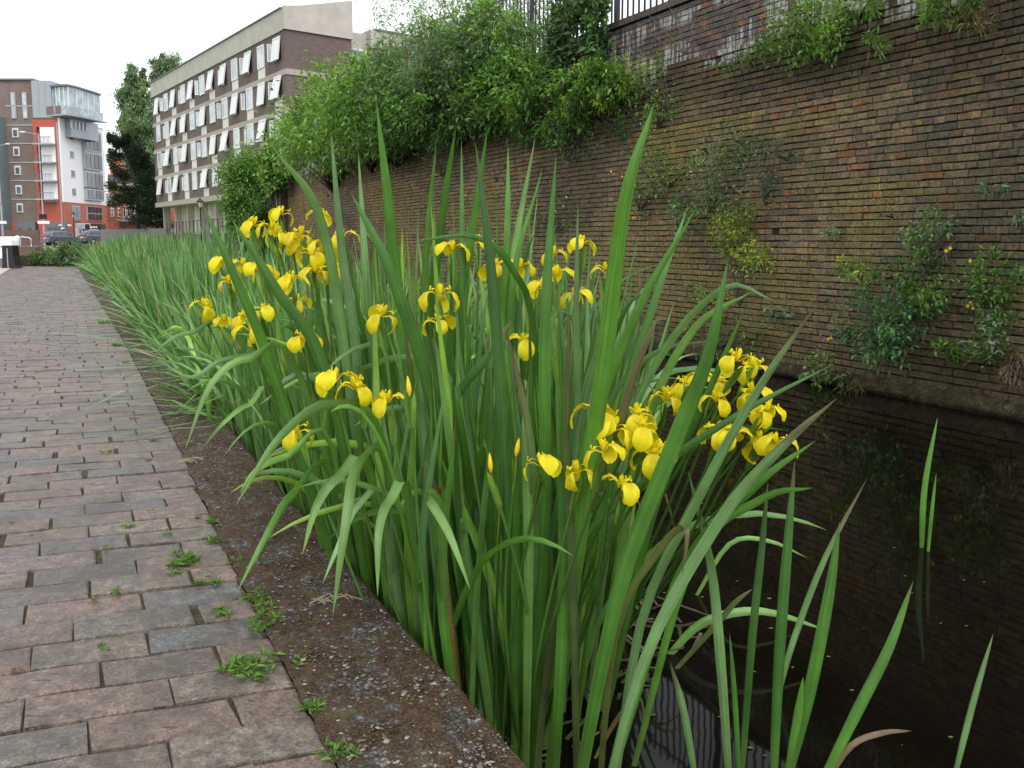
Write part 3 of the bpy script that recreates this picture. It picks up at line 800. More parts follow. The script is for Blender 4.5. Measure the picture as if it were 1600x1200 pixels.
FL = [  # (label, [(x, y, depth, kind)])
 ('yellow iris with two low blooms at left of the tall group by the kerb', [(349,418,3.3,1),(357,445,3.25,1),(397,357,3.2,1)]),
 ('yellow iris carrying the stacked blooms nearest the lamp post, highest of the left group', [(440,340,3.1,1),(432,372,3.1,1),(458,384,3.1,1),(425,362,3.2,1)]),
 ('yellow iris with a pointed orange bud beside its top bloom, right of the highest group', [(500,343,3.0,1),(487,402,2.95,1),(493,430,2.9,1),(470,372,3.05,1)]),
 ('yellow iris with one wide bloom standing clear at the right of the left group', [(535,378,2.9,1),(522,425,2.9,1),(508,392,2.95,1)]),
 ('yellow iris with a large round bloom above a ragged one on the left', [(457,445,2.7,1),(466,478,2.8,1),(474,538,2.55,1),(405,425,3.1,1),(418,432,3.15,1)]),
 ('yellow iris with small drooping blooms over the kerb at far left of the clump', [(378,420,3.4,1),(412,492,3.0,1),(385,500,3.1,1),(350,506,3.4,1),(390,520,3.0,1),(317,482,3.5,1)]),
 ('yellow iris with a narrow upright bloom seen against the tall leaves in mid clump', [(705,398,2.7,1),(748,385,3.0,1)]),
 ('yellow iris with one bloom above another, crossed by a dark leaf in mid clump', [(688,468,2.5,1),(685,510,2.5,1)]),
 ('yellow iris with a single leaning bloom on a slanting stem left of the centre leaves', [(598,500,2.25,1)]),
 ('yellow iris with a pair of low blooms above the leaf arching over the kerb', [(523,602,2.15,1),(555,614,2.15,1),(465,680,2.5,1)]),
 ('yellow iris with a tall green stem topped by a pointed orange bud', [(605,635,2.2,1),(640,600,1.95,2)]),
 ('yellow iris with wide bloom behind two dark upright leaves right of the centre', [(775,425,2.7,1),(812,425,2.7,1),(818,542,2.6,1),(842,455,2.9,1)]),
 ('yellow iris with hanging blooms just left of the tallest leaning leaf', [(865,404,2.6,1),(870,437,2.45,1),(900,470,2.5,1)]),
 ('yellow iris whose large bloom is split by the tallest leaning leaf', [(908,388,2.55,1)]),
 ('yellow iris with a two petalled bloom furthest right in the upper row', [(945,430,2.6,1)]),
 ('yellow iris with the large bloom nearest the camera and one more beneath it', [(935,655,1.95,1),(945,715,1.8,1),(958,680,1.95,1),(970,770,1.85,1)]),
 ('yellow iris with small blooms and buds low down left of the nearest large bloom', [(903,745,1.95,1),(845,735,1.95,1),(806,695,2.0,2),(767,720,2.0,2)]),
 ('yellow iris with crowded blooms just right of the nearest large bloom', [(1003,680,1.95,1),(1022,718,1.95,1),(993,658,2.0,1),(1008,700,2.1,1)]),
 ('yellow iris with the topmost bloom of the group leaning over the dark water', [(1152,570,2.3,1),(1178,580,2.4,1),(1118,603,2.45,1)]),
 ('yellow iris with small blooms partly hidden behind a broad leaf near the water side', [(1068,608,2.6,1),(1040,626,2.6,1),(1090,600,2.7,1)]),
 ('yellow iris with flat spreading blooms over the water', [(1120,632,2.35,1),(1175,620,2.4,1),(1125,683,2.3,1),(1145,688,2.25,1)]),
 ('yellow iris with the rightmost blooms hanging over the canal water', [(1183,652,2.25,1),(1200,650,2.3,1),(1187,698,2.3,1),(1212,700,2.2,1)]),
]
plants = []          # (Plant, u, v)
CU, CV = 2.9, 1.6
def procleaves(pl, u, v, n, hs=1., zt=None):
    """a fan of leaves from the base at u,v; leaves lean away from the middle of the clump"""
    fan = random.uniform(0, math.pi)
    for i in range(n):
        bu, bv = u+random.gauss(0, .045), v+random.gauss(0, .045)
        b = W(bu, bv, WZ-.04)
        a = (i/(n-1)-.5) if n > 1 else 0
        lu = math.cos(fan)*a*.42+random.gauss(0, .07)+(u-CU)*.045
        lv = math.sin(fan)*a*.42+random.gauss(0, .07)+(v-CV)*(.29 if v > CV else .2)
        if v < 1.15: lv -= .03
        h = hs*random.uniform(.62, 1.0)*(1-.25*abs(a))
        arch = random.random() < (.08 if v < 1.4 else .2)
        top = (zt if zt else 1.15)*h-WZ*h
        mid = W(bu+lu*.35, bv+lv*.35, WZ+top*.55)
        if bv+lv < .9 and not arch: lv = max(lv, .86-bv)
        if arch:
            k = random.uniform(1.2, 2.0)*2; fallz = random.uniform(.30, .62)
            if lv > 0: k = min(k, max((2.75-bv)/lv, .3))
            if lv < 0: k = min(k, max((bv-.5)/(-lv), .3))
            pts = [b]
            for q in (.2, .4, .6, .72, .84, .93, 1.):
                zq = WZ+top*(1.25*q-fallz*q**3.6); vq = bv+lv*k*q**1.9
                if vq < .92: zq = max(zq, .05+(1-q)*.1)
                pts.append(W(bu+lu*k*q**1.9, vq, zq))
        else:
            pts = [b, mid, W(bu+lu, bv+lv, WZ+top)]
        br = random.random(); br = random.uniform(.05, .2) if br < .09 else (random.uniform(.015, .04) if br < .4 else 0)
        bend = Vector((random.uniform(-1, 1), random.uniform(-1, 1), .15))
        if random.random() < .6: f = VIEW(b)*.6+bend*1.2
        else: f = bend
        pl.leaf(pts, random.uniform(.018, .034), face=tuple(f), brown=br, nseg=11)
for lab, fl in FL:
    pts = [at(x, y, d) for x, y, d, k in fl]; c = np.mean(pts, 0); u, v = UV(c[0], c[1])
    bu = u+(CU-u)*.10; bv = min(1.95, max(.97, v+(CV-v)*.22)); bu = max(bu, 2.05+(bv-1.15)/1.25)
    pl = Plant('iris_plant', W(bu, bv, WZ), lab, 'iris', 'flowering yellow irises in the canal edge clump'); plants.append((pl, bu, bv))
    for (x, y, d, k), p in zip(fl, pts):
        sb = W(bu+random.uniform(-.06, .06), max(.9, bv+random.uniform(-.06, .06)), WZ)
        q = p.copy()
        if k == 1:
            flower(pl, p+UP*.012, random.uniform(.68, .86)); stem(pl, sb, p-UP*.012)
        else:
            stem(pl, sb, p-UP*.03, spathe=True); o = link('bud', _bm, None, pl.o, p-UP*.03-pl.L); o.rotation_euler = (random.uniform(-.2, .2), random.uniform(-.2, .2), 0)
    procleaves(pl, bu, bv, 7, .95)
# leafy plants without flowers filling the clump
fill = []; tries = 0
while len(fill) < 112 and tries < 9000:
    tries += 1; u = random.uniform(1.95, 6.6); v = random.uniform(.93, 2.35)
    if v > 1.15+(u-2.05)*1.25: continue
    if u > 4.6 and random.random() < .3: continue
    if all((u-a)**2+(v-b)**2 > .118**2 for a, b in fill): fill.append((u, v))
for u, v in fill:
    pl = Plant('iris_plant', W(u, v, WZ), ('flowerless iris fan in the row against the kerb' if v < 1.25 else 'flowerless iris fan on the open water side of the clump' if v > 1.9 else 'flowerless iris fan in the middle of the flowering clump'), 'iris', ('leafy irises along the kerb' if v < 1.25 else 'leafy irises on the water side' if v > 1.9 else 'leafy irises in mid clump')); plants.append((pl, u, v))
    hs = 1.0 if u < 4.2 else .93
    procleaves(pl, u, v, 11 if u < 4.5 else 10, hs, zt=1.32 if 2.4 < u < 4.3 and v < 2.1 else 1.08)
def nearest(p):
    u, v = UV(p[0], p[1]); return min(plants, key=lambda t: (t[1]-u)**2+(t[2]-v)**2)[0]
# single leaves whose run shows clearly in the photograph: waypoints (x, y, depth) from base to tip
G1, G2, G3, G4, G5 = (.065, .19, .035), (.09, .24, .045), (.05, .15, .035), (.13, .28, .08), (.13, .26, .12)
HL = [
 ([(850,1180,2.35),(905,850,2.05),(945,560,1.8),(975,320,1.65),(1022,162,1.6)], .060, G2, 0),
 ([(880,1230,2.1),(960,950,1.95),(1050,700,1.85),(1105,560,1.75),(1137,408,1.7)], .062, G1, 0),
 ([(950,1160,2.2),(1000,980,2.15),(1090,780,2.0),(1190,600,1.9),(1275,478,1.85)], .040, G5, .25),
 ([(910,1230,2.0),(1000,1050,2.0),(1120,820,1.95),(1220,700,1.85),(1308,622,1.8)], .044, G5, .33),
 ([(800,1150,2.4),(880,900,2.3),(1010,750,2.2),(1150,650,2.1),(1300,570,2.05)], .035, G1, 0),
 ([(640,900,2.9),(632,600,2.7),(610,350,2.55),(588,158,2.45)], .060, G1, 0),
 ([(560,860,3.0),(560,600,2.8),(535,400,2.75),(517,205,2.7)], .052, G5, 0),
 ([(590,860,3.1),(585,600,2.9),(572,430,2.8),(560,238,2.8)], .050, G5, 0),
 ([(600,840,3.1),(540,560,2.8),(500,340,2.6),(428,232,2.4)], .055, G5, 0),
 ([(540,830,2.9),(440,620,2.6),(370,440,2.45),(316,318,2.4)], .050, G1, 0),
 ([(600,850,2.8),(520,620,2.55),(430,450,2.45),(362,343,2.4)], .055, G1, 0),
 ([(760,1020,2.6),(690,700,2.3),(620,450,2.15),(548,300,2.1)], .058, G3, 0),
 ([(700,900,2.9),(700,600,2.8),(735,380,2.7),(762,200,2.6)], .052, G1, 0),
 ([(690,900,3.0),(672,620,2.9),(665,420,2.8),(682,220,2.7)], .045, G2, 0),
 ([(660,900,3.1),(665,600,3.0),(690,350,2.9),(713,194,2.8)], .055, G1, 0),
 ([(715,930,2.9),(720,650,2.8),(722,400,2.7),(721,216,2.7)], .035, G3, 0),
 ([(800,1080,2.5),(790,750,2.2),(770,450,2.1),(743,222,2.05)], .052, (.04,.11,.03), 0),
 ([(770,960,2.8),(780,650,2.7),(792,400,2.6),(794,226,2.6)], .046, G2, 0),
 ([(760,940,3.0),(780,650,2.9),(800,420,2.8),(836,216,2.7)], .050, G5, 0),
 ([(790,960,2.8),(800,680,2.7),(800,450,2.6),(848,262,2.55)], .040, G2, 0),
 ([(830,1150,2.4),(850,800,2.15),(852,500,2.05),(869,240,2.0)], .052, G1, 0),
 ([(870,1000,2.7),(900,700,2.5),(900,500,2.4),(903,318,2.35)], .035, G5, 0),
 ([(850,1040,2.6),(900,760,2.4),(990,500,2.3),(1088,325,2.25)], .052, G2, 0),
 ([(900,1000,2.7),(960,700,2.5),(1020,480,2.4),(1075,322,2.4)], .045, G1, 0),
 ([(880,1000,2.8),(900,700,2.6),(950,500,2.5),(978,338,2.5)], .048, G5, 0),
 ([(920,980,2.9),(970,720,2.7),(1030,560,2.6),(1130,450,2.4),(1210,470,2.3)], .040, G5, 0),
 ([(930,980,2.9),(1000,700,2.7),(1080,520,2.6),(1176,455,2.5)], .045, G4, 0),
 ([(900,960,3.0),(930,700,2.8),(1010,560,2.7),(1130,530,2.6)], .035, G5, 0),
 ([(940,1010,2.7),(1020,800,2.5),(1090,650,2.4),(1166,478,2.3)], .045, G1, 0),
 ([(960,1050,2.5),(1060,900,2.4),(1180,760,2.2),(1275,688,2.1)], .040, G1, 0),
 ([(990,1030,2.5),(1080,880,2.4),(1190,780,2.3),(1270,762,2.2)], .040, G2, 0),
 # over the kerb
 ([(640,880,2.9),(600,700,2.4),(520,632,2.1),(440,680,1.95),(368,790,1.85)], .042, G4, 0),
 ([(600,820,3.0),(470,590,2.6),(390,560,2.4),(330,600,2.3),(288,706,2.25)], .036, G4, 0),
 ([(640,900,2.8),(610,740,2.3),(560,728,2.0),(540,820,1.85),(520,962,1.8)], .046, G4, 0),
 ([(560,820,3.0),(520,745,2.6),(460,770,2.2),(420,830,2.05),(370,926,1.95)], .038, G2, 0),
 ([(620,870,2.8),(580,745,2.3),(530,745,2.1),(495,790,2.05),(472,868,2.0)], .032, G4, 0),
 ([(660,940,2.6),(640,790,2.1),(610,782,1.95),(592,830,1.85),(590,932,1.8)], .030, G4, 0),
 ([(620,870,2.8),(600,800,2.3),(560,790,2.1),(530,850,2.0),(504,912,1.95)], .022, G5, 0),
 ([(560,800,3.1),(520,700,2.6),(450,712,2.35),(400,735,2.25),(375,770,2.2)], .024, G4, 0),
 ([(540,790,3.1),(440,640,2.7),(390,632,2.5),(350,660,2.4),(316,700,2.4)], .020, G4, 0),
 ([(700,1000,2.5),(690,830,2.1),(665,775,2.0),(700,830,1.9),(735,922,1.85)], .040, G4, 0),
 ([(480,720,3.6),(440,600,3.2),(360,560,2.9),(300,590,2.8),(245,560,2.8)], .022, G5, 0),
 ([(400,640,4.0),(360,540,3.6),(300,520,3.4),(255,540,3.3),(235,575,3.3)], .022, G5, 0),
 ([(590,850,3.0),(560,640,2.7),(590,570,2.6),(650,560,2.5),(672,580,2.45)], .030, G4, 0),
 # across the top
 ([(860,960,2.9),(838,560,2.6),(800,420,2.4),(740,370,2.3),(640,378,2.2)], .024, G3, 0),
 ([(640,960,2.6),(690,700,2.4),(760,560,2.3),(800,500,2.3)], .040, G3, .3),
 ([(820,1100,2.5),(835,900,2.2),(830,700,2.0),(790,508,1.95)], .040, G5, .35),
 ([(905,1170,2.2),(895,900,2.05),(885,700,2.0),(890,480,1.95)], .036, (.09,.14,.06), .2),
 ([(830,1180,2.3),(870,950,2.2),(955,700,2.0),(1000,560,1.95),(1030,490,1.95)], .038, (.09,.12,.06), .5),
 ([(760,1060,2.5),(720,830,2.3),(680,760,2.25),(664,718,2.25)], .016, (.14,.09,.05), .9),
 ([(820,1180,2.3),(826,900,2.1),(822,700,2.05),(818,640,2.05)], .030, G4, 0),
 ([(740,1010,2.5),(735,800,2.4),(715,640,2.3),(690,560,2.3)], .045, G1, 0),
 ([(700,1000,2.7),(660,800,2.5),(650,640,2.4),(660,560,2.4)], .050, G1, 0),
 ([(860,1190,2.2),(880,960,2.1),(880,800,2.05),(868,560,2.0)], .050, G1, 0),
 ([(755,1020,2.5),(765,850,2.4),(760,700,2.35),(765,560,2.3)], .050, G3, 0),
 ([(930,1160,2.1),(960,1000,2.0),(1030,860,1.95),(1072,825,1.9),(1066,900,1.9)], .022, (.14,.17,.06), .4),
 ([(735,1060,2.4),(700,930,2.3),(690,870,2.3),(700,960,2.25)], .014, (.25,.11,.04), .6),
]
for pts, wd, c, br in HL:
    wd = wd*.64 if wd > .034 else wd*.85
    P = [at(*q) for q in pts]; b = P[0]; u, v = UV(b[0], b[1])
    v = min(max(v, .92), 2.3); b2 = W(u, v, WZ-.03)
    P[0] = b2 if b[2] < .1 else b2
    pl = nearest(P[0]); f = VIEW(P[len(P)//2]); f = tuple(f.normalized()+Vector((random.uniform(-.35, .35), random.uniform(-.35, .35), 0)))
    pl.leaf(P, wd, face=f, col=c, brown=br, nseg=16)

# withered blades hanging between the green ones
random.seed(23)
for pl_, u_, v_ in random.sample(plants, 60):
    b = W(u_+random.gauss(0, .05), v_+random.gauss(0, .05), WZ); a_ = random.uniform(0, 6.3); k_ = random.uniform(.08, .25); h_ = random.uniform(.3, .95)
    d_ = np.array((math.cos(a_), math.sin(a_), 0))*k_
    if UV(*(b+d_*1.6)[:2])[1] < .9: d_ = DV*k_*.5
    pl_.leaf([b, b+d_*.25+UP*h_*.6, b+d_*.7+UP*h_, b+d_*1.1+UP*h_*.85, b+d_*1.4+UP*h_*random.uniform(.2, .6)], random.uniform(.008, .018), col=random.choice([(.24, .16, .09), (.17, .10, .05), (.30, .23, .13), (.20, .20, .09)]), brown=random.uniform(.3, 1.), twist=random.uniform(-3, 3))
# single shoots standing in the water on the right
def shoot(label, pts, wd, c=G1, br=0, dz=0, cat='reed leaf'):
    base = ground(pts[0][0], pts[0][1], WZ); d0 = base[1]*cp-(base[2]-CH)*sp; P = []
    for x, y, dd in pts: P.append(at(x, y, d0+dd))
    P[0] = base-UP*.02
    pl = Plant('iris_shoot', base, label, cat, 'single iris leaves standing in the open water')
    pl.leaf(P, wd, face=tuple(VIEW(base)), col=c, brown=br, nseg=12)
shoot('thin upright green leaf tallest of the pair far out in the water on the right', [(1440,856,0),(1445,760,0),(1465,652,0)], .030, G2)
shoot('short thin green leaf beside the taller one far out in the water', [(1450,862,0),(1456,800,0),(1463,738,0)], .018, G2)
shoot('lone pale-tipped leaf nearest the bottom right corner of the water', [(1490,1212,0),(1520,1100,0),(1552,990,0)], .018, G5)
shoot('broad leaf slanting right in the open water left of the lone corner leaf', [(1280,1222,0),(1340,1110,0),(1390,1010,0),(1427,908,0)], .032, G1, .1)
shoot('long leaf with a pinkish brown tip reaching over the water', [(1213,1090,0),(1240,1000,0),(1290,870,0),(1355,747,0)], .022, G5, .35)
shoot('broad dark green leaf curving up right between thinner ones in the water', [(1225,1225,0),(1265,1080,0),(1295,930,0),(1312,815,0)], .036, G1)
shoot('tall narrow upright leaf rising from the lower water edge', [(1158,1215,0),(1175,1000,0),(1190,860,0),(1200,752,0)], .024, G3)
shoot('tall broad stiff leaf right of the narrow upright one in the water', [(1208,1225,0),(1218,1020,0),(1230,860,0),(1242,718,0)], .032, G3, .12)
shoot('short upright shoot between the taller ones at the bottom water edge', [(1156,1215,0),(1148,1090,0),(1140,990,0)], .016, G1)
shoot('leaf leaning left with its tip among the clump blooms', [(1140,1220,0),(1125,1020,0),(1110,880,0),(1075,735,-.1)], .030, G5)
shoot('short blunt green shoot beside the broad curved leaf', [(1228,1225,0),(1245,1130,0),(1255,1058,0)], .026, G2)
shoot('leaf with a withered tip standing alone in the water below the clump', [(1088,1215,0),(1068,1110,0),(1047,1035,0)], .022, G5, .3)
shoot('dry brown leaf lying bent over the water at bottom right', [(1290,1215,0),(1330,1165,0),(1380,1145,0),(1425,1142,0)], .018, (.2,.14,.1), .9)
shoot('dead brown leaf folded sharply down near the clump foot', [(925,1185,0),(960,1130,0),(998,1088,0),(1010,1150,0)], .014, (.2,.13,.09), .9)
shoot('pale leaf arching low over the water from the foot of the clump', [(1040,1022,0),(1100,972,0),(1190,955,0),(1292,985,0)], .034, G4)
shoot('thin leaf arching right above the low pale one', [(1085,930,0),(1140,850,0),(1200,845,0),(1262,872,0)], .022, G4)
shoot('bent leaf fallen over the low arching leaf', [(1050,1045,0),(1120,975,0),(1150,940,0),(1176,920,0)], .022, (.09,.14,.04), .3)

# reed bed running away along the kerb ---------------------------------
def reed_bed():
    n = 11500; u = 5.2+33*rng.random(n)**1.45; e = edge_out(u)
    v = e+.04+1.55*rng.random(n); ns = 6
    H_ = (1.42+.16*np.sin(u*1.3)+.12*np.sin(u*.47+2)+.18*rng.normal(0, 1, n))*np.clip(.80+.35*(v-e), .7, 1.06)
    H_ = H_*np.clip(.84+.16*(u-6)/9, .84, 1.02); H_ = np.clip(H_, .6, 1.9); le = .16*rng.normal(0, 1, n); lv = .17*rng.normal(0, 1, n)-.22*np.clip(1-(v-e)/.6, 0, 1)
    arch = rng.random(n) < .5; wd = rng.uniform(.018, .044, n)*(1+u/55)
    th = rng.uniform(0, math.pi, n)
    t = np.linspace(0, 1, ns+1)[None, :]
    k = np.where(arch, rng.uniform(1.5, 2.6, n), 1.)[:, None]
    U = u[:, None]+le[:, None]*k*t**1.8; Vv = v[:, None]+lv[:, None]*k*t**1.8
    Z = WZ+H_[:, None]*(t-np.where(arch, rng.uniform(.28, .6, n), .03)[:, None]*t**3.2)
    inside = Vv < e[:, None]+.03; Z = np.where(inside & (Z < .03), .03, Z)
    C0 = np.stack([U*sA+Vv*cA, U*cA-Vv*sA, Z], 2)
    wp = np.interp(np.linspace(0, 1, ns+1), [0, .3, .6, .85, 1], [.7, 1, .85, .45, .03])[None, :, None]
    S = np.stack([np.cos(th), np.sin(th), 0*th], 1)[:, None, :]*wd[:, None, None]*.5*wp
    V = np.stack([C0-S, C0+S], 2).reshape(-1, 3)
    pal = np.array([(.09, .24, .045), (.14, .32, .06), (.18, .35, .11), (.07, .18, .045), (.24, .40, .16)])
    c = pal[rng.integers(0, 5, n)]*rng.uniform(.8, 1.2, (n, 1)); dead = rng.random(n) < .05; c[dead] = (.32, .26, .15)
    C = np.repeat(c, 2*(ns+1), axis=0)
    b = (np.arange(n)*(ns+1)*2)[:, None]+np.arange(ns)[None, :]*2; b = b.ravel()
    Fq = np.stack([b, b+1, b+3, b+2], 1)
    uvx = np.tile(np.array([0, 1.]), n*(ns+1))+np.repeat(rng.random(n)*40, 2*(ns+1)); uvy = np.tile(np.repeat(np.linspace(0, 2, ns+1), 2), n)
    o = link('reed_bed', mesh_np('reed_bed', V, Fq, C, True, np.stack([uvx, uvy], 1)), M['iris'])
    tag(o, 'dense bed of long green iris leaves along the kerb behind the flowering clump', 'reeds', kind='stuff')
reed_bed()
def leaf_litter():      # dead matted leaves between the stems at the water line
    V = []; C = []
    for i in range(1500):
        u = random.uniform(1.9, 6); v = random.uniform(edge_out(u)+.02, 2.3)
        if u < 2.4 and v > 1.15+(u-1.95)*1.9: continue
        p = W(u, v, WZ+random.uniform(.0, .05)); th = random.uniform(0, 6.3); L = random.uniform(.05, .22); d = np.array((math.cos(th), math.sin(th), random.uniform(-.15, .3)))*L
        s = np.array((-math.sin(th), math.cos(th), 0))*.008
        V += [p-s, p+s, p+d+s*.6, p+d-s*.6]; c = np.array(random.choice([(.12, .08, .05), (.18, .13, .08), (.07, .05, .03), (.06, .09, .03)])); C += [c]*4
    o = link('leaf_litter', mesh_np('leaf_litter', V, np.arange(len(V)).reshape(-1, 4), C, False), M['weed']); tag(o, 'matted dead leaves at the foot of the irises on the water', 'leaf litter', kind='stuff')
leaf_litter()
def duckweed():
    V = []; C = []
    for i in range(140):
        u = random.uniform(1.4, 6); v = random.choice([random.uniform(1.8, 4), random.gauss(2.2, .3), VW-.15-abs(random.gauss(0, .1))])
        if v < 1.2 or v > VW-.12: continue
        p = W(u, v, WZ+.004); r = random.uniform(.003, .013); th = random.uniform(0, 6.3)
        V += [p+np.array((math.cos(th+q), math.sin(th+q)*.6, 0))*r for q in (0, 1.57, 3.14, 4.71)]; C += [np.array(random.choice([(.18, .22, .07), (.3, .26, .14), (.12, .16, .05), (.2, .17, .10)]))]*4
    o = link('floating_bits', mesh_np('floating_bits', V, np.arange(len(V)).reshape(-1, 4), C, False), M['weed']); tag(o, 'small leaves and bits floating on the dark water', 'floating leaves', kind='stuff')
duckweed()

# weeds and litter on the path ------------------------------------------
def weed(px, py, size, label, n=26, pal=G_BRI, tall=.5, dry=False):
    size *= 1.2; n = int(n*1.6); tall = .8; pal = [tuple(x*.72 for x in t) for t in pal]
    p = ground(px, py, .0); o = empty('weed', p, label, 'weed', 'small weeds in the brick joints')
    k = max(2, n//9); base = rng.normal(0, size*.32, (k, 3)); base[:, 2] = 0; idx = rng.integers(0, k, n)
    P = base[idx]+rng.normal(0, size*.07, (n, 3)); P[:, 2] = np.abs(P[:, 2])*tall+.003
    D = rng.normal(0, 1, (n, 3)); D[:, 2] = rng.uniform(.0, .9, n)*(1 if not dry else .2)
    col = np.array(pal)[rng.integers(0, len(pal), n)]*rng.uniform(.8, 1.3, (n, 1))
    V, Fq, C = leaf_cloud(P, D, size*.42*rng.uniform(.6, 1.2, n), col, .30)
    V[:, 2] = np.maximum(V[:, 2], .003)
    link('foliage', mesh_np('foliage', V, Fq, C, smooth=False), M['weed'], o)
for a in [
 (285,880,.075,'leafy green weed in a joint a little left of the kerb line',60), (272,898,.04,'small green weed just below and left of the leafy one',24),
 (328,818,.05,'weed with upright shoots at the kerb joint highest of the near row',36), (340,846,.05,'weed with reddish stems at the kerb joint below the upright one',30),
 (368,880,.045,'small weed at the kerb joint beside the drooping leaf tip',24), (320,915,.05,'spreading weed on the joint below the leafy one',30), (398,938,.055,'weed left of the string of shoots at the kerb joint',36),
 (416,952,.05,'upright shoot of weed where path meets kerb at mid row',30), (425,972,.055,'pointed leaved weed on the kerb joint next to a dark gap',36),
 (400,985,.05,'broad leaved weed where the blue brick ends at the kerb',30), (380,1046,.075,'dense creeping weed patch on the brick near the kerb',70), (410,1058,.04,'weed tip at the right of the creeping patch',20),
 (463,1036,.04,'small bright weed growing on the kerb moss',18), (493,1113,.05,'weed tuft in the kerb joint near the bottom of the photo',34), (535,1180,.06,'lowest weed tuft at the kerb joint',34),
 (201,824,.035,'round small weed in a joint in the middle of the path',26), (264,836,.03,'tiny weed right of the round one in the path',18), (188,922,.04,'flat weed sprig crossing a joint left of centre',16), (148,940,.03,'tiny weed in a joint between pink bricks',12),
 (345,962,.045,'mossy weed in a wide joint beside a blue brick',34), (162,1014,.035,'small star shaped weed on the brick face',14), (312,810,.03,'faint weed at the end of a narrow joint',14),
 (170,708,.04,'greyish weed patch in a far joint of the path',26), (165,860,.03,'line of moss weed above a dark joint',20), (235,800,.02,'tiny pale weed by a white speck',10),
 (185,540,.08,'thin line of green weeds along the kerb joint further away',60), (165,505,.10,'far strip of weeds on the kerb joint',50), (196,568,.05,'weed tuft by the kerb joint left of the first arching leaves',40)]:
    weed(*a)
for a in [(60,832,.03,'dry yellow straw flecks in a joint at left',14), (18,818,.02,'dry straw fleck at the far left edge',8), (215,655,.05,'curled dead brown leaf on the bricks by the kerb',12), (225,722,.04,'dead leaf bits near the kerb joint',14), (240,690,.04,'dry crumbs along the kerb joint',30), (32,1050,.03,'dry straw fleck beside a mossy joint at left edge',10)]:
    weed(a[0], a[1], a[2], a[3], a[4], [(.35, .24, .12), (.28, .14, .08), (.40, .30, .17)], .2, True)
def joint_moss():
    V = []; C = []
    for _ in range(60000):
        u = 1.4+5.5*random.random()**1.5; v = random.uniform(-.9, edge_in(u)+.03)
        if random.random() < .5: v = edge_in(u)+random.gauss(.002, .014)
        s = ((u+.19*v)/pitch) % 1; onj = s < .05 or s > .95 or v > edge_in(u)-.02
        if not onj: continue
        if mnoise.noise(Vector((u*5, v*5, 2))) < .0: continue
        p = W(u, v, -.008); h = random.uniform(.006, .013); th = random.uniform(0, 6.3); d = np.array((math.cos(th), math.sin(th), 0))*.0022
        V += [p-d, p+d, p+UP*h+d*random.uniform(-3, 3)]; cc = np.array(random.choice([(.12, .15, .035), (.09, .10, .03), (.22, .16, .09), (.08, .05, .03), (.06, .035, .02)])); C += [cc*.6, cc*.6, cc]
    o = link('joint_moss', mesh_np('joint_moss', V, np.arange(len(V)).reshape(-1, 3), C, False), M['stone'], path); tag(o, kind='stuff')
joint_moss()
def drytwig(px, py, label):
    o = empty('dry_straw', ground(px, py, .012), label, 'straw'); L = np.array(o.location); m = MB()
    for i in range(9):
        a = Vector((random.uniform(-.05, .05), random.uniform(-.03, .03), .006)); th = random.uniform(-.6, .6); b = a+Vector((math.cos(th), math.sin(th), .05))*random.uniform(.03, .10)
        m.tube([a, a.lerp(b, .5)+Vector((0, .012, .008)), b], .0014, 4, False)
    m.build('straw', M['straw'], o)
M['straw'] = plain('dry_straw', (.42, .33, .2), .7)
drytwig(512, 940, 'small tangle of pale dry straw on the mossy kerb')
drytwig(283, 722, 'curl of pale dry straw where the path meets the kerb')
#PART3
# ------------------------------------------------------------------ plants on and above the wall
tops = 'bushes and climbers along the top of the retaining wall'
def top_shrub(px, py, wpx, hpx, n, size, pal, label, off=.5, extra=(), **kw):
    py -= 10; hpx *= .94; pal = [tuple(x*1.18 for x in t) for t in pal]
    return wall_shrub('bush', px, py, wpx, hpx, int(n*1.0), size*1.65, pal, label, 'bush', off=off, clumps=max(50, n//60), spread=.13, shell=.55, group=tops, r0=.03, ntw=24, **kw)
top_shrub(505, 200, 130, 150, 7000, .085, G_BRI, 'bright green bush over the far end of the wall, in front of the brown flats', off=.9, wid=.5, root=(520,300))
top_shrub(570, 170, 120, 130, 5500, .08, G_BRI+G_MID, 'light green bush with yellowish shoots next to the end wall bush', off=.8, root=(580,270))
top_shrub(610, 205, 120, 100, 5000, .075, G_MID, 'leafy mid green bush hanging lowest over the far part of the wall', off=.7, root=(620,260))
top_shrub(650, 125, 140, 150, 7000, .085, G_BUD, 'grey green buddleia with brown seed heads on top of the wall', off=.6, wid=.28, root=(670,230))
top_shrub(700, 170, 130, 120, 6000, .07, G_MID+G_DRK, 'dense dark green bush spilling down the wall below the buddleia', off=.55, root=(720,230))
top_shrub(745, 90, 130, 130, 5500, .075, G_BRI+G_BUD, 'loose green bush against the left part of the black railing', off=.25, root=(760,190))
top_shrub(790, 160, 150, 110, 6000, .065, G_MID, 'green climber trailing down under the railing', off=.35, root=(810,130))
top_shrub(830, 100, 110, 110, 3500, .07, G_BUD+G_MID, 'narrow leaved climber growing through the railing', off=.1, wid=.25, root=(845,140))
top_shrub(905, 70, 85, 170, 4200, .09, G_DRK+G_BUD, 'dark large leaved climber covering the railing end', off=.12, root=(925,130), wid=.4)
top_shrub(925, 140, 110, 80, 2800, .06, G_MID+G_YEL[:1], 'green shrub hanging off the wall below the dark climber', off=.3, root=(950,120))
top_shrub(862, 205, 130, 50, 1900, .05, G_MID, 'low trailing plant under the wall step with pale shoots', off=.22, root=(900,190))
sprigs = 'plants rooted in the face of the retaining wall'
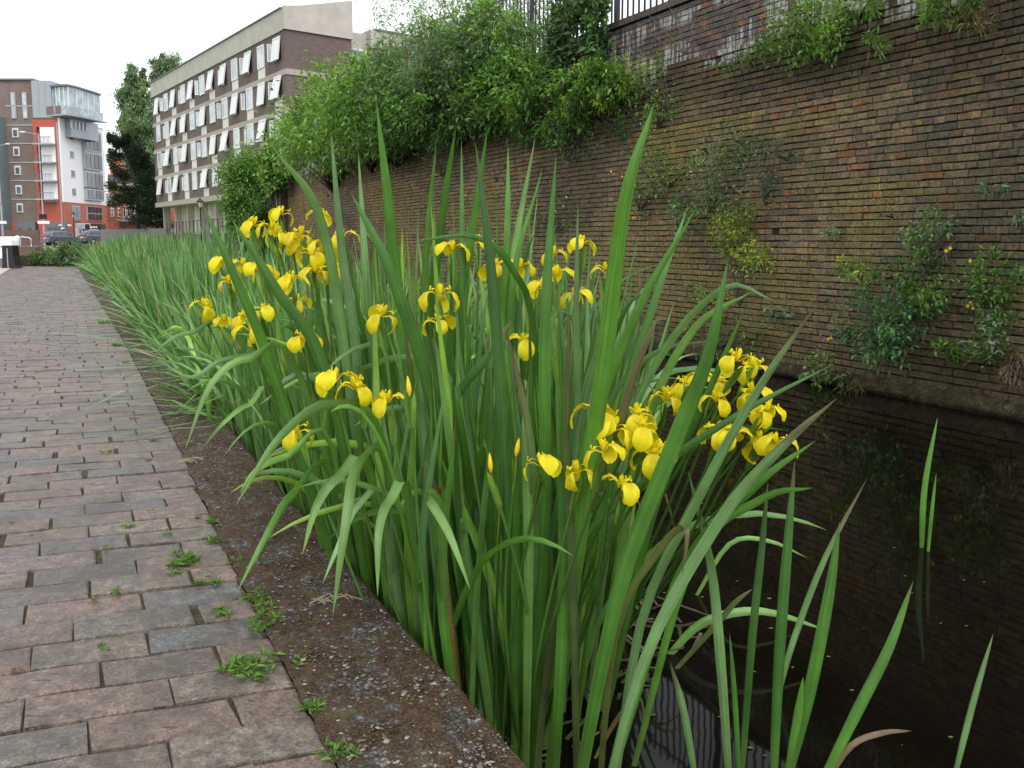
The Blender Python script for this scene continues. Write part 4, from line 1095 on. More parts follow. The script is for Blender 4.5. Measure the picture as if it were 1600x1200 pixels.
def ws(px, py, w_, h_, n, size, pal, label, off=.18, **kw):
    kw.setdefault('r0', .005 if w_*h_ < 3000 else .009); kw.setdefault('bark', 'bark'); return wall_shrub('wall_plant', px, py, w_, h_, int(n*1.0), size*1.2, pal, label, 'plant', off=off, group=sprigs, **kw)
ws(900, 168, 80, 40, 420, .05, G_YEL, 'yellow green leafy sprig at the left end of the long bare branch')
ws(1010, 120, 75, 100, 700, .045, G_YEL+G_BRI, 'bright climbing sprig on the upper wall just right of the dark climber', root=(1045,170))
ws(1030, 170, 50, 70, 350, .04, G_BRI, 'thin green trail hanging below the bright climbing sprig')
ws(960, 205, 110, 60, 420, .04, G_MID, 'thin leafed branch slanting down right across the wall', root=(930,180))
ws(885, 228, 70, 55, 380, .045, G_GRY, 'grey leaved tuft on the wall above the yellow flowers')
ws(1040, 255, 110, 90, 620, .045, G_MID+G_BRI, 'green trailing plant mid wall left of the brick hole', clumps=16)
ws(1135, 225, 90, 90, 520, .045, G_BRI+G_GRY, 'plant growing out of the dark hole in the brickwork', root=(1150,220))
ws(1110, 290, 140, 90, 700, .045, G_GRY+G_MID, 'grey green buddleia spreading below the hole', clumps=18)
ws(1195, 275, 90, 110, 380, .045, G_GRY, 'slender grey buddleia right of the hole', clumps=10)
ws(1060, 330, 70, 70, 360, .05, G_GRY+G_BRI, 'upright leafy shoot low on the wall behind the leaf tips')
ws(1150, 370, 70, 130, 950, .045, G_YEL, 'bright yellow green shrub on the lower wall', root=(1155,480), clumps=26)
ws(1175, 405, 60, 30, 220, .045, G_YEL, 'yellow green side shoot pointing right of the bright shrub')
ws(1105, 462, 70, 30, 200, .045, G_YEL+G_PALE, 'pale leafy sprig close to the water behind the clump')
ws(1205, 478, 60, 40, 180, .045, G_BUD, 'small dark sprig right of the pale leafy one low on the wall')
ws(1240, 45, 90, 110, 1100, .055, G_MID+G_BRI, 'leafy bush hanging over the white stained bricks', off=.3, root=(1250,70))
ws(1175, 88, 110, 40, 480, .045, G_MID, 'creeping growth along the wall step left of the leafy bush')
ws(1295, 60, 70, 45, 420, .05, G_BRI, 'green tuft right of the bush on the white stained bricks')
ws(1362, 68, 40, 40, 160, .08, G_BRI, 'fern like tuft with long pointed leaves on the wall step', wid=.14, clumps=3, shell=.0, spread=.15)
ws(1345, 8, 90, 34, 420, .055, G_BRI, 'leafy growth at the top edge of the wall')
ws(1490, 8, 90, 50, 520, .07, G_BRI, 'bright green tuft at top right of the wall', wid=.3)
ws(1520, 30, 90, 24, 260, .07, [(.22,.19,.08),(.16,.15,.06)], 'dry grassy tuft under the bright top right growth', wid=.08)
ws(1375, 490, 130, 150, 1500, .055, [(.07,.17,.06),(.09,.20,.06),(.06,.14,.06)], 'large green bush at the foot of the wall near the water', off=.32, root=(1385,560), clumps=40)
ws(1450, 370, 55, 100, 480, .045, G_GRY+G_BRI, 'upright grey buddleia mid wall above the large bush', root=(1452,430))
ws(1440, 440, 90, 90, 800, .05, G_BRI+G_MID, 'leafy branch joining the upright buddleia to the large bush', clumps=22)
ws(1345, 425, 60, 30, 260, .04, G_YEL+G_BRI, 'yellow green tuft just above the large bush')
ws(1545, 440, 100, 90, 620, .05, G_MID, 'loose weeds on the right part of the wall', clumps=18)
ws(1560, 530, 80, 90, 520, .05, G_MID+G_GRY, 'loose weeds lower down at the right edge of the wall', clumps=16)
ws(1480, 545, 60, 40, 240, .045, G_MID, 'small green tuft between the large bush and the right hand weeds')
ws(1595, 330, 20, 34, 90, .045, G_GRY, 'small grey tuft at the right edge of the wall', clumps=3)
ws(1552, 297, 20, 20, 46, .06, G_BUD, 'single small rosette on the bare upper right brickwork', clumps=2, shell=0, spread=.2)
ws(1293, 362, 16, 22, 46, .055, G_BUD, 'small rosette on the bare brickwork left of the upright buddleia', clumps=2, shell=0, spread=.2)
ws(1320, 412, 26, 14, 80, .035, G_YEL, 'tiny yellow green tuft on bare bricks', clumps=3)
ws(1395, 335, 14, 14, 24, .04, G_BUD, 'tiny seedling in the upper middle of the bare wall', clumps=2)
ws(1230, 235, 16, 40, 60, .045, G_BUD, 'thin seedling stem right of the slender grey buddleia', clumps=3)
ws(1285, 578, 46, 56, 190, .06, [(.17,.26,.09),(.12,.20,.06)], 'small bush with rounded pale leaves at the water line', off=.28, root=(1290,610), clumps=8, wid=.5)
ws(1340, 600, 120, 34, 420, .07, [(.20,.15,.09),(.14,.11,.06),(.10,.12,.05)], 'dry brown grass hanging to the water under the large bush', wid=.08, droop=.6)
ws(1590, 570, 60, 50, 260, .07, [(.20,.15,.09),(.14,.11,.06)], 'dry brown grass at the right edge above the water', wid=.08, droop=.6)
ws(1120, 520, 170, 60, 420, .05, G_MID+[(.18,.14,.08)], 'straggly low growth along the water line behind the clump', clumps=18)
ws(870, 330, 120, 70, 380, .045, G_MID+G_GRY, 'sparse weeds mid wall behind the upright leaves', clumps=14)
ws(1000, 300, 90, 70, 380, .045, G_BRI+G_GRY, 'sparse sprigs on the wall by the tallest leaf', clumps=12)
ws(690, 255, 70, 50, 300, .045, G_MID, 'straggly sprig under the dark bush on the far wall', clumps=8)
def yellow_spots(pts, label):
    P = [onwall(x, y, VW-.2) for x, y in pts]; o = empty('wildflower', P[0], label, 'flower', 'small yellow wildflowers on the wall'); L = np.array(o.location); m = MB()
    for p in P:
        q = p-L
        for k in range(5):
            a = k*1.257; m.tube([q, q+np.array((math.cos(a)*.02, -.008, math.sin(a)*.02))], [.008, .003], 5)
    m.build('blossom', M['yflower'], o)
    link('stem', MB().tube([P[0]-L, onwall(pts[0][0], pts[0][1]+9, VW-.02)-L], .003, 4).v and _stem(P, pts, L), None, o)
def _stem(P, pts, L):
    m = MB()
    for p, (x, y) in zip(P, pts): m.tube([p-L, onwall(x+2, y+12, VW-.01)-L], .003, 4)
    me = bpy.data.meshes.new('stem'); me.from_pydata(m.v, [], m.f); me.materials.append(M['bark']); return me
M['yflower'] = plain('small_yellow_blossom', (.85, .62, .02), .5, .05)
yellow_spots([(868,330),(880,322),(862,335),(885,308)], 'small yellow wildflowers on the wall left of the tallest leaf')
yellow_spots([(1512,478),(1520,481),(1516,474)], 'cluster of small yellow wildflowers at the right of the wall')
yellow_spots([(1298,528),(1294,530)], 'single yellow wildflower low on the wall near the water')
yellow_spots([(1484,388),(1515,408),(1478,392)], 'three tiny yellow wildflowers by the upright buddleia')
yellow_spots([(955,268),(972,276),(990,340)], 'scattered tiny yellow wildflowers behind the tallest leaf')
# bare branches and the long slanting stem
def bare(label, lines, r=.008, mat='bark'):
    o = empty('bare_branch', onwall(*lines[0][0], VW-.02), label, 'branch'); L = np.array(o.location); m = MB()
    for ln in lines:
        P = [Vector(onwall(x, y, VW-.02-.16*math.sin(math.pi*min(1, i/(len(ln)-1)*.9)))-L) for i, (x, y) in enumerate(ln)]
        m.tube(resample(P, 8), [r*(1-.08*i) for i in range(9)], 5, False)
    m.build('branch', M[mat], o, True)
bare('long thin dark branch slanting down across the wall face', [[(905,170),(960,215),(1000,260),(1040,320)]], .014, 'bark_d')
bare('fan of pale leafless stems under the wall top', [[(1072,85),(1050,60),(1010,20)], [(1072,85),(1060,40),(1040,0)], [(1072,85),(1082,60),(1080,30)], [(1072,85),(1040,70),(995,35)]], .008)
bare('pale dead twigs in the growth near the water', [[(1455,420),(1470,395),(1495,375)], [(1478,390),(1480,410),(1497,418)], [(1478,405),(1500,388)], [(1300,470),(1330,500),(1352,508)]], .008)
bare('white root hanging beneath the fern like tuft', [[(1358,82),(1355,100),(1352,118)], [(1368,70),(1378,82),(1395,70)]], .006)
bare('thin dead stems leaning across the wall foot', [[(1380,500),(1410,480),(1440,470)], [(1300,520),(1270,500),(1240,495)]], .007)

# ivy on the pier and the big bush at the wall end
def world_shrub(name, label, cat, px, py, D, wpx, hpx, dep, n, size, pal, clumps, rootpx, r0=.05, group=None, **kw):
    c = at(px, py, D); root = at(rootpx[0], rootpx[1], D)
    return shrub(name, c, label, cat, [dict(center=c, rad=(wpx/2/F*D, dep, hpx/2/F*D), n=n, size=size, pal=pal, clumps=clumps, **kw)], root, r0, group=group)
world_shrub('ivy', 'bright leaved ivy climbing the brick pier at the wall end', 'ivy', 428, 262, 29.5, 50, 80, .5, 2600, .13, G_BRI, 40, (430,330), .04, spread=.2, wid=.8)
world_shrub('bush', 'big feathery green bush standing at the end of the wall before the flats', 'bush', 388, 310, 33, 84, 170, 1.1, 16000, .15, G_MID+G_BRI, 190, (388,400), .08, spread=.15, wid=.4, shell=.35)
world_shrub('bush', 'darker lower part bush beside the feathery one against the pier', 'bush', 415, 360, 31, 60, 80, .9, 7000, .14, G_DRK+G_MID, 90, (415,400), .06, spread=.16, wid=.4, shell=.35)
# feathery tree behind the wall top: thin branches with pale leaves
def feathery():
    root = W(19, VW+3.5, 3.3); o = empty('young_tree', root, 'feathery pale leaved young tree behind the bushes at the wall top', 'tree'); L = np.array(root)
    m = MB(); tips = []
    for (tx, ty) in [(630,0),(655,5),(690,-5),(720,0),(760,-10),(800,-15),(615,25),(640,60),(605,90),(700,40),(735,50),(780,30),(830,-20),(575,95),(860,0),(670,-40),(740,-50),(810,-60)]:
        t = at(tx, ty, 21+random.uniform(-1.5, 1.5))-L; mid = Vector(t)*.5+Vector((random.uniform(-.4, .4), random.uniform(-.4, .4), .3))
        P = resample([Vector((0, 0, 0)), mid, Vector(t)], 8); m.tube(P, [.045*(1-.11*i) for i in range(9)], 5, False)
        for k in range(3, 9):
            for _ in range(3):
                q = P[k]+Vector((random.gauss(0, .35), random.gauss(0, .35), random.gauss(.0, .28))); m.tube([P[k], q], [.008, .003], 3, False); tips += [np.array(P[k].lerp(q, s)) for s in (.4, .7, 1, 1.1)]
    m.build('branch', M['bark'], o, True)
    T = np.array(tips); n = 13000; idx = rng.integers(0, len(T), n); P = T[idx]+rng.normal(0, .13, (n, 3)); D = rng.normal(0, 1, (n, 3)); D[:, 2] -= .1
    col = np.array(G_PALE)[rng.integers(0, 3, n)]*rng.uniform(.8, 1.25, (n, 1)); V, Fq, C = leaf_cloud(P, D, .12*rng.uniform(.6, 1.3, n), col, .3)
    f = link('foliage', mesh_np('foliage', V, Fq, C, smooth=False), M['leaf'], o); tag(f, kind='stuff')
feathery()
# buddleia seed heads
sh = empty('seed_heads', onwall(640,120, VW-.9), 'brown drooping seed heads on the buddleia at the wall top', 'seed heads'); L = np.array(sh.location)
for (x, y) in [(637,88),(590,107),(622,102),(660,122),(637,168),(627,185),(525,170),(585,170),(645,172),(632,178),(560,180)]:
    p = onwall(x, y, VW-1.0)-L; m = MB(); P = [Vector(p)+Vector((s*.10-.05, 0, -.35*(s-.45)**2)) for s in (0, .25, .5, .75, 1)]; m.tube(P, [.012, .022, .022, .016, .006], 6); m.build('seed_head', M['seed'] if 'seed' in M else M.setdefault('seed', plain('brown_seed', (.20, .10, .05), .9, .3, 30)), sh, True)

# ------------------------------------------------------------------ brown flats on the right
def local(yaw, loc): return loc
g0 = at(454.7, 375, 55); g1 = at(247.6, 375, 81)
bl = empty('apartment_block', (g0[0], g0[1], 1.3), 'long brown brick block of flats with pale bands and tilted white windows', 'building')
dx = g1-g0; LEN = float(np.linalg.norm(dx[:2])); bl.rotation_euler = (0, 0, math.atan2(dx[1], dx[0]))
# local x runs along the long face away from the near corner; local y<0 = into the building? find the sign
ca, sa = math.cos(bl.rotation_euler.z), math.sin(bl.rotation_euler.z)
# the camera sees the +y side when its local y is positive
cy = -( -g0[0]*sa+g0[1]*ca)*1.0
SY = 1 if (-(0-g0[0])*sa+(0-g0[1])*ca) > 0 else -1
def B(name, mat, x0, x1, y0, y1, z0, z1, par=bl):   # y: outwards of the face is positive
    a, b = sorted((y0*SY, y1*SY)); return bx(name, par, M[mat], x0, x1, a, b, z0, z1)
zt = lambda py, D: CH-1.3+(375-py)/F*D
ZG = 2.95; FH = 2.50; SLB = .42
B('wall', 'brown_brick', 0, LEN, -4.7, 0, ZG+SLB, ZG+SLB+4*FH)
B('ground_floor', 'panel', 1.2, LEN-1.5, -4.6, -1.6, -2, ZG)
B('slab', 'concrete_d', -.12, LEN+.12, -4.8, .12, ZG, ZG+SLB)
for k in range(1, 4):
    z = ZG+SLB+k*FH; B('band', 'concrete_d', -.06, LEN+.06, -4.76, .06, z-.34, z+.02)
ZR = ZG+SLB+4*FH
B('fascia', 'concrete', -.1, LEN+.1, -4.7, .1, ZR, ZR+1.35); B('roof_edge', 'dkgrey', .26, LEN+.2, -4.7, .2, ZR+1.36, ZR+1.43)
# raised side parapet, sloping up away from the corner
m = MB(); yy = -1*SY
m2 = MB(); n0 = 0
for x in (-.12, .25): m2.v += [(x, .11*SY, ZR), (x, -4.75*SY, ZR), (x, -4.75*SY, ZR+2.55), (x, -1.0*SY, ZR+1.62), (x, .11*SY, ZR+1.44)]
m2.f = [(0, 1, 2, 3, 4), (9, 8, 7, 6, 5)]+[(i, (i+1) % 5, (i+1) % 5+5, i+5) for i in range(5)]
m2.build('side_parapet', M['concrete'], bl)
m = MB(); m.v = [(.3, -.5*SY, ZR+1.40), (.3, -4.7*SY, ZR+2.45), (LEN, -4.7*SY, ZR+2.45), (LEN, -.5*SY, ZR+1.40)]; m.f = [(0, 1, 2, 3)]; m.build('roof', M['greenroof'], bl)
for k in range(0, 9): B('column', 'concrete_d', 1.5+k*3.9, 1.9+k*3.9, -1.2, -.6, -2, ZG)
B('door_dark', 'glass_d', 6.5, 8.0, -1.6, -1.5, -.2, 2.4)
for k in (LEN-3.2, LEN-5.5): B('ground_window', 'upvc', k, k+.9, -1.6, -1.5, .9, 2.75)
# windows: 12 per floor, each a frame with a pane; open ones tilt out at the foot, half of them over a cream panel
_wm = {}
def wmesh(key, fn):
    if key not in _wm: m = MB(); fn(m); me = bpy.data.meshes.new(key); me.from_pydata(m.v, [], m.f); _wm[key] = me
    return _wm[key]
WW, WH, FT = 1.22, 1.52, .10
def frame_fn(w_, h_, t):
    def f(m):
        m.box(0, t, -.04, .04, 0, h_); m.box(w_-t, w_, -.04, .04, 0, h_); m.box(t, w_-t, -.04, .04, 0, t); m.box(t, w_-t, -.04, .04, h_-t, h_)
    return f
opens = {0: [0,2,4,5,7,9,11], 1: [0,1,3,6,8,9], 2: [1,4,5,8,10], 3: [2,6,9,11]}      # top floor first, counted from the near corner
pit = (LEN-.8)/12
for fl in range(4):
    zf = ZG+SLB+(3-fl)*FH
    for k in range(12):
        x = .75+pit*k+(.25 if k % 2 else 0); panel = (k+fl) % 2 == 1
        z0 = zf+.70
        B('reveal', 'glass_d' if k in opens[fl] else 'dkgrey', x+.03, x+WW-.03, -.2, .012, z0+.03, z0+WH-.03)
        fr = link('window', wmesh('window_frame', frame_fn(WW, WH, FT)), M['upvc'], bl, (x, .05*SY, z0))
        pn = bx('pane', fr, M['glass_l'] if k not in opens[fl] else M['upvc'], FT, WW-FT, -.012, .012, FT, WH-FT)
        if k in opens[fl]:
            a = random.uniform(.10, .22); fr.location = (x, .06*SY, z0); 
            # hinge on the top edge: rotate about x, then shift so that the head stays put
            th = a*SY; fr.rotation_euler = (th, 0, 0); fr.location = (x, SY*.06+math.sin(th)*WH, z0+WH-math.cos(th)*WH)
        if panel: B('panel', 'panel', x-.02, x+WW+.02, -.05, .03, zf+.03, z0-.03)
        if k % 2 == 0 and k < 11:      # narrow side vent, ajar
            vt = link('vent', wmesh('vent_frame', frame_fn(.30, 1.15, .06)), M['upvc'], bl, (x+WW+.30, .05*SY, z0+.1)); bx('pane', vt, M['glass_l'], .06, .24, -.01, .01, .06, 1.09)
            vt.rotation_euler = (0, 0, random.choice([0, .9, 1.1])*SY)
# rear wing seen past the side parapet
B('link_wall', 'concrete', .9, LEN, -6.3, -4.72, 0, ZR+.75)
B('link_window', 'upvc', .80, .9, -6.25, -4.75, ZR-2.15, ZR-.35); B('link_pane', 'glass', .77, .80, -6.12, -4.88, ZR-2.03, ZR-.47)
B('rear_wing', 'brown_brick', .3, LEN, -34, -6.3, 0, ZR-.25); B('rear_fascia', 'concrete', .2, LEN, -34, -6.28, ZR-.25, ZR+.95); B('rear_roof', 'dkgrey', .1, LEN, -34, -6.6, ZR+.95, ZR+1.05)
for k in range(4):
    for fz in range(3):
        z0 = ZR-2.3-fz*FH; y = -10.5-k*4.2; B('rear_window', 'upvc', .2, .3, y, y+1.6, z0, z0+1.6); B('rear_pane', 'glass', .16, .20, y+.12, y+1.48, z0+.12, z0+1.48); B('rear_panel', 'concrete', .22, .3, y, y+1.6, z0-.9, z0-.02)
# low wall and railings before the flats
def along(name, mat, a, b, thick, z0, z1, label=None, cat=None, group=None):
    a = np.array(a); b = np.array(b); d = b-a; L_ = float(np.linalg.norm(d[:2])); o = MB().box(0, L_, -thick/2, thick/2, 0, z1-z0).build(name, M[mat], None, False, (a[0], a[1], z0)); o.rotation_euler = (0, 0, math.atan2(d[1], d[0])); return tag(o, label, cat, group)
a = at(262, 375, 66); b = at(440, 375, 42)
along('garden_wall', 'purple_wall', a, b, .3, -.3, CH+(375-366)/F*60, 'dark purple brick retaining wall under the railings of the flats', 'wall')
rf = empty('railing', (a[0], a[1], CH+.42), 'thin black railing on the purple wall before the flats', 'railing'); L = np.array(rf.location)
for s in np.linspace(0, 1, 26):
    p = a+(b-a)*s-L; p[2] = 0; bx('post' , rf, M['fenceblk'], p[0]-.025, p[0]+.025, p[1]-.025, p[1]+.025, 0, .95)
q = b-L; q[2] = 0
for zz in (.92, .08): MB().tube([(0, 0, zz), (q[0], q[1], zz)], .03, 4).build('rail', M['fenceblk'], rf)
along('hedge_wall', 'ltgrey', at(160, 375, 88), at(262, 375, 80), .3, .3, CH+(375-357)/F*80, 'low grey wall beneath the dark conifer', 'wall').data.materials[0] = plain('grey_render', (.20, .19, .19), .9)
# parked dark van between the conifer and the flats
def van():
    p = at(252, 372, 95); o = empty('parked_van', (p[0], p[1], .4), 'dark parked van with pale roof behind the low wall near the flats', 'van')
    MB().prism([(-2.2,.4),(-2.2,1.8),(-1.9,2.05),(1.2,2.05),(1.9,1.3),(2.4,1.15),(2.4,.4)], -.9, .9).build('body', M['dkgrey'], o, bev=.05)
    MB().prism([(-2.0,1.25),(-1.9,1.85),(1.1,1.85),(1.65,1.25)], -.93, .93).build('window', M['glass_d'], o)
    for x in (-1.4, 1.5):
        for y in (-.82, .82): w_ = MB().tube([(x, y-.1, .34), (x, y+.1, .34)], .34, 14).build('wheel', M['tyre'], o)
van()

# ------------------------------------------------------------------ modern block on the left
mb = empty('apartment_tower', at(101, 383, 125), 'modern apartment building with red corner, white side and glass penthouse', 'building'); ML = np.array(mb.location)
D0 = 125.
def X(px, D=D0): return (px-800)/F*D-ML[0]
def Zp(py, D=D0): return CH+(375-py)/F*D-ML[2]
YF = 0.
def MBx(name, mat, px0, px1, y0, y1, py0, py1, par=mb, D=D0):
    return bx(name, par, M[mat], X(px0, D), X(px1, D), y0, y1, Zp(py1, D), Zp(py0, D))
MBx('timber_wall', 'board', -60, 62, 1.0, 7, 130, 400); MBx('roof_edge', 'dkgrey', -62, 63, .7, 7, 127.5, 130)
for py in (168, 197, 225, 254, 282, 311): MBx('floor_band', 'ltgrey', 16, 61.9, .93, 1.2, py, py+1.6)
MBx('base_wall', 'orange', -60, 62, .9, 1.4, 347, 400)
for px in (25.5, 43): 
    f = MBx('window', 'ltgrey', px, px+7, .85, 1.2, 148, 188); MBx('pane', 'glass_l', px+1, px+6, .80, .84, 151, 168); MBx('pane', 'glass_l', px+1, px+6, .80, .84, 176, 187)
for py in (202.5, 231, 260, 290, 318):
    MBx('window', 'upvc', 24.5, 34, .85, 1.2, py, py+14); MBx('pane', 'glass', 26.5, 32.5, .78, .84, py+2.5, py+12)
MBx('cladding_bay', 'teal', -60, 15, -2, 3, 186, 400)
for py in (225, 270, 312): MBx('bay_band', 'dkgrey', -60, 15.1, -2.06, -1.9, py, py+1)
for px in (-20, 0): MBx('bay_joint', 'dkgrey', px, px+.5, -2.05, -1.9, 186, 350)
for py in (286, 318): MBx('bay_window', 'glass_l', 0, 3, -2.1, -2.0, py, py+14)
# penthouse
MBx('penthouse_wall', 'greyc', 60, 90, .6, 5, 131, 230); 
for px in (70, 80): MBx('seam', 'ltgrey', px, px+.5, .54, .62, 133, 186)
def ph():
    m = MB(); x0, x1 = X(90), X(158, 131); m.poly([(x0, 1), (x0+1.5, .2), (x0+2.9, 0), (x1-.3, 1.5), (x1, 6), (x1, 8), (x0, 8)], Zp(184), Zp(141)); m.build('penthouse_glazing', M['glass_b'], mb)
    m = MB(); m.poly([(x0-.2, .6), (x0+1.5, -.2), (x0+3.0, -.4), (x1-.1, 1.1), (x1+.3, 6), (x1+.3, 8), (x0-.2, 8)], Zp(141)+.02, Zp(138)); m.build('penthouse_roof', M['dkgrey'], mb)
    for s in (0, 2.5, 4.8): 
        pass
    pts = [(x0, 1), (x0+.75, .6), (x0+1.5, .2), (x0+2.2, .1), (x0+2.9, 0), (x1-.3, 1.5), (x1-.2, 3), (x1-.1, 4.5), (x1, 6)]
    for (a_, b_) in pts: bx('mullion', mb, M['upvc'], a_-.06, a_+.06, b_-.12, b_+.02, Zp(184), Zp(141))
    m = MB(); m.poly([(X(83), .2), (x0+3.2, -1.4), (x1+.5, .6), (x1+1.3, 6), (x1+1.3, 7.5), (X(83), 3)], Zp(186), Zp(184)-.02); m.build('balcony_deck', M['ltgrey'], mb)
    rp = [(X(84), .2), (X(100), -.5), (x0+3.2, -1.35), (x1+.45, .6), (x1+.9, 3), (x1+1.25, 6)]
    m = MB()
    for a_, b_ in zip(rp[:-1], rp[1:]):
        n = len(m.v); m.v += [(a_[0], a_[1], Zp(183.5)), (b_[0], b_[1], Zp(183.5)), (b_[0], b_[1], Zp(172)), (a_[0], a_[1], Zp(172))]; m.f.append((n, n+1, n+2, n+3))
    m.build('balcony_glass', M['glass_b'], mb)
    m = MB(); n = 0; a_, b_ = rp[0], rp[1]; m.v = [(a_[0], a_[1]-.05, Zp(183)), (X(112), -.98, Zp(183)), (X(112), -.98, Zp(171)), (a_[0], a_[1]-.05, Zp(171))]; m.f = [(0, 1, 2, 3)]; m.build('balcony_screen', M['board'], mb)
    for (a_, b_) in rp: bx('rail_post', mb, M['ltgrey'], a_-.04, a_+.04, b_-.04, b_+.04, Zp(184), Zp(170))
    m = MB(); m.poly([(x0, 2), (x1-1.2, 1.2), (x1-.5, 5), (x1-.5, 8), (x0, 8)], Zp(215), Zp(186)-.02); m.build('upper_floor', M['greyc'], mb)
    for k in range(5): bx('window', mb, M['glass_l'], x1-1.2+k*.16, x1-1.1+k*.16, 1.3+k*.8-.25, 1.3+k*.8, Zp(202), Zp(190))
ph()
# red corner with balconies
MBx('red_wall', 'red', 62, 67, 0, 6, 189, 400); MBx('red_wall', 'red', 95, 101, 0, 6, 189, 400); MBx('red_wall', 'red', 67, 95, 0, 6, 189, 202); MBx('red_wall', 'red', 67, 95, 0, 6, 331, 400); MBx('recess_wall', 'greyc', 67, 95, 1.6, 6, 202, 331)
MBx('red_coping', 'dkgrey', 61.5, 101, -.1, 6, 187.5, 189)
MBx('downpipe', 'ltgrey', 99.5, 100.6, -.25, -.05, 196, 395)
for i, py in enumerate((202, 230, 258, 286, 313)):
    b_ = py+26 if i < 4 else 331
    for k in range(3): 
        MBx('window', 'ltgrey', 70.5+k*8, 77.8+k*8, 1.45, 1.6, py+3, b_-2); MBx('pane', 'glass_l' if k != 1 else 'glass', 71.3+k*8, 77+k*8, 1.38, 1.44, py+4, b_-3)
    if i < 4:
        MBx('balcony', 'ltgrey', 67.5, 95.5, -1.3, 1.5, b_-.5, b_+1.8); MBx('balcony_rail', 'dkgrey', 68, 95.5, -1.3, -1.24, b_-10, b_-9.2)
        for k in range(14): MBx('baluster', 'dkgrey', 68+k*2.05, 68.3+k*2.05, -1.3, -1.24, b_-9.2, b_-.6)
# white side face going away from the camera
DB = 137.5; yb = DB-D0
def side(name, mat, y0, y1, z0, z1, out=.0, th=.3):     # on the plane x = corner
    x = X(101); return bx(name, mb, M[mat], x-th+out, x+out, y0, y1, z0, z1)
ZW0, ZW1 = Zp(316), Zp(188)
side('white_wall', 'white', .01, 13.2, ZW0, ZW1, .25, 3); side('red_base', 'orange', .01, 13.2, Zp(400), ZW0, .2, 3)
side('white_coping', 'ltgrey', 0, 13.2, ZW1, ZW1+.15, .3, 3)
sx = lambda px: ((px-800)/F*D0*0+0)  # unused
def ys(px):            # distance back along the white face for a pixel column
    xw = ML[0]+X(101)+.25; return xw*F/(px-800)-D0+.0
for py in (215, 243, 272, 300):
    y0_, y1_ = ys(116.5), ys(123); Dm = D0+y0_; z0 = CH+(375-(py+6))/F*Dm-ML[2]
    side('window', 'upvc', y0_, y1_, z0, z0+1.15, .30, .1); side('pane', 'glass', y0_+.12, y1_-.12, z0+.1, z0+1.05, .36, .06)
for i, (pa, pb) in enumerate(((208, 234), (241, 263), (271, 292), (297, 310))):
    y0_, y1_ = ys(136), ys(162); Dm = D0+y0_; z1 = CH+(375-pa)/F*Dm-ML[2]; z0 = CH+(375-pb)/F*Dm-ML[2]
    side('bay_frame', 'ltgrey', y0_, y1_, z0-.3, z1+.35, .75, .6)
    n_ = 4
    for k in range(n_): s0 = y0_+.15+(y1_-y0_-.3)*k/n_; side('bay_pane', 'glass' if k in (0, 1) else 'glass_d', s0+.08, s0+(y1_-y0_-.3)/n_-.08, z0, z1, .82, .06)
y0_, y1_ = ys(138), ys(162)
side('shop_window_frame', 'ltgrey', y0_, y1_, CH+(375-345)/F*133-ML[2], CH+(375-323)/F*133-ML[2], .35, .2)
for k in range(4):
    for j in range(2):
        s0 = y0_+.15+(y1_-y0_-.3)*k/4; za = CH+(375-344+j*11)/F*133-ML[2]; side('shop_pane', 'glass_d', s0+.1, s0+(y1_-y0_-.3)/4-.1, za, za+.95, .42, .06)
side('entrance_window_frame', 'ltgrey', ys(116), ys(128), CH+(375-345)/F*128-ML[2], CH+(375-322)/F*128-ML[2], .3, .2)
for k in range(2):
    for j in range(2): s0 = ys(116)+.1+(ys(128)-ys(116)-.1)*k/2; za = CH+(375-344+j*11)/F*128-ML[2]; side('entrance_pane', 'glass', s0+.1, s0+(ys(128)-ys(116))/2-.15, za, za+.95, .36, .06)
side('entrance_door', 'glass_l', ys(119), ys(125), Zp(383), Zp(356), .3, .2)
side('door_dark', 'glass_d', ys(126), ys(130), Zp(383), Zp(354), .3, .2)
for px in (31, 78): MBx('garage_shutter', 'dkgrey', px-3, px+26, -.1, .95, 347, 362); 
for px in (30, 45, 77, 85, 93): MBx('low_window', 'glass_d', px, px+6, -.14, -.1, 355.5, 361)
for (x_, y_, lb) in ((96, 351, 1), (110, 351, 1), (99, 356, 1)): MBx('wall_light', 'white', x_, x_+4, -.5, -.1, y_, y_+2.2)
# awning of the shop on the corner
p = at(150, 356, 128); aw = empty('awning', p, 'black shop awning with white lettering on the red brick corner', 'awning')
m = MB(); m.prism([(-1.45, -.6), (-1.45, -.1), (-.9, .55), (1.35, .55), (1.35, -.6)], -1.2, .4); m.build('canopy', M['black'], aw)
for k in range(6): bx('lettering', aw, M['white'], -.75+k*.27, -.58+k*.27, -1.23, -1.2, -.05+.03*(k % 2), .22)
bx('stripe', aw, M['white'], -.6, 1.0, -1.23, -1.2, -.32, -.26)
for (x0, y0, x1, y1, D, mt, lb, nm) in ((119,350,131,357,110,'sign_blue','grey blue sign board on posts right of the black lamp post','sign_board'), (133,350,140,359,112,'black','small dark hanging sign beside the awning','hanging_sign')):
    c = at((x0+x1)/2, (y0+y1)/2, D); o = empty(nm, (c[0], c[1], .4), lb, 'sign'); w_ = (x1-x0)/F*D/2; zc = c[2]-.4; h_ = (y1-y0)/F*D/2
    bx('board', o, M[mt], -w_, w_, -.04, .04, zc-h_, zc+h_); bx('border', o, M['upvc'], -w_-.06, w_+.06, .05, .09, zc-h_-.06, zc+h_+.06); bx('post', o, M['ltgrey'], .1, .2, .1, .2, 0, zc-h_)

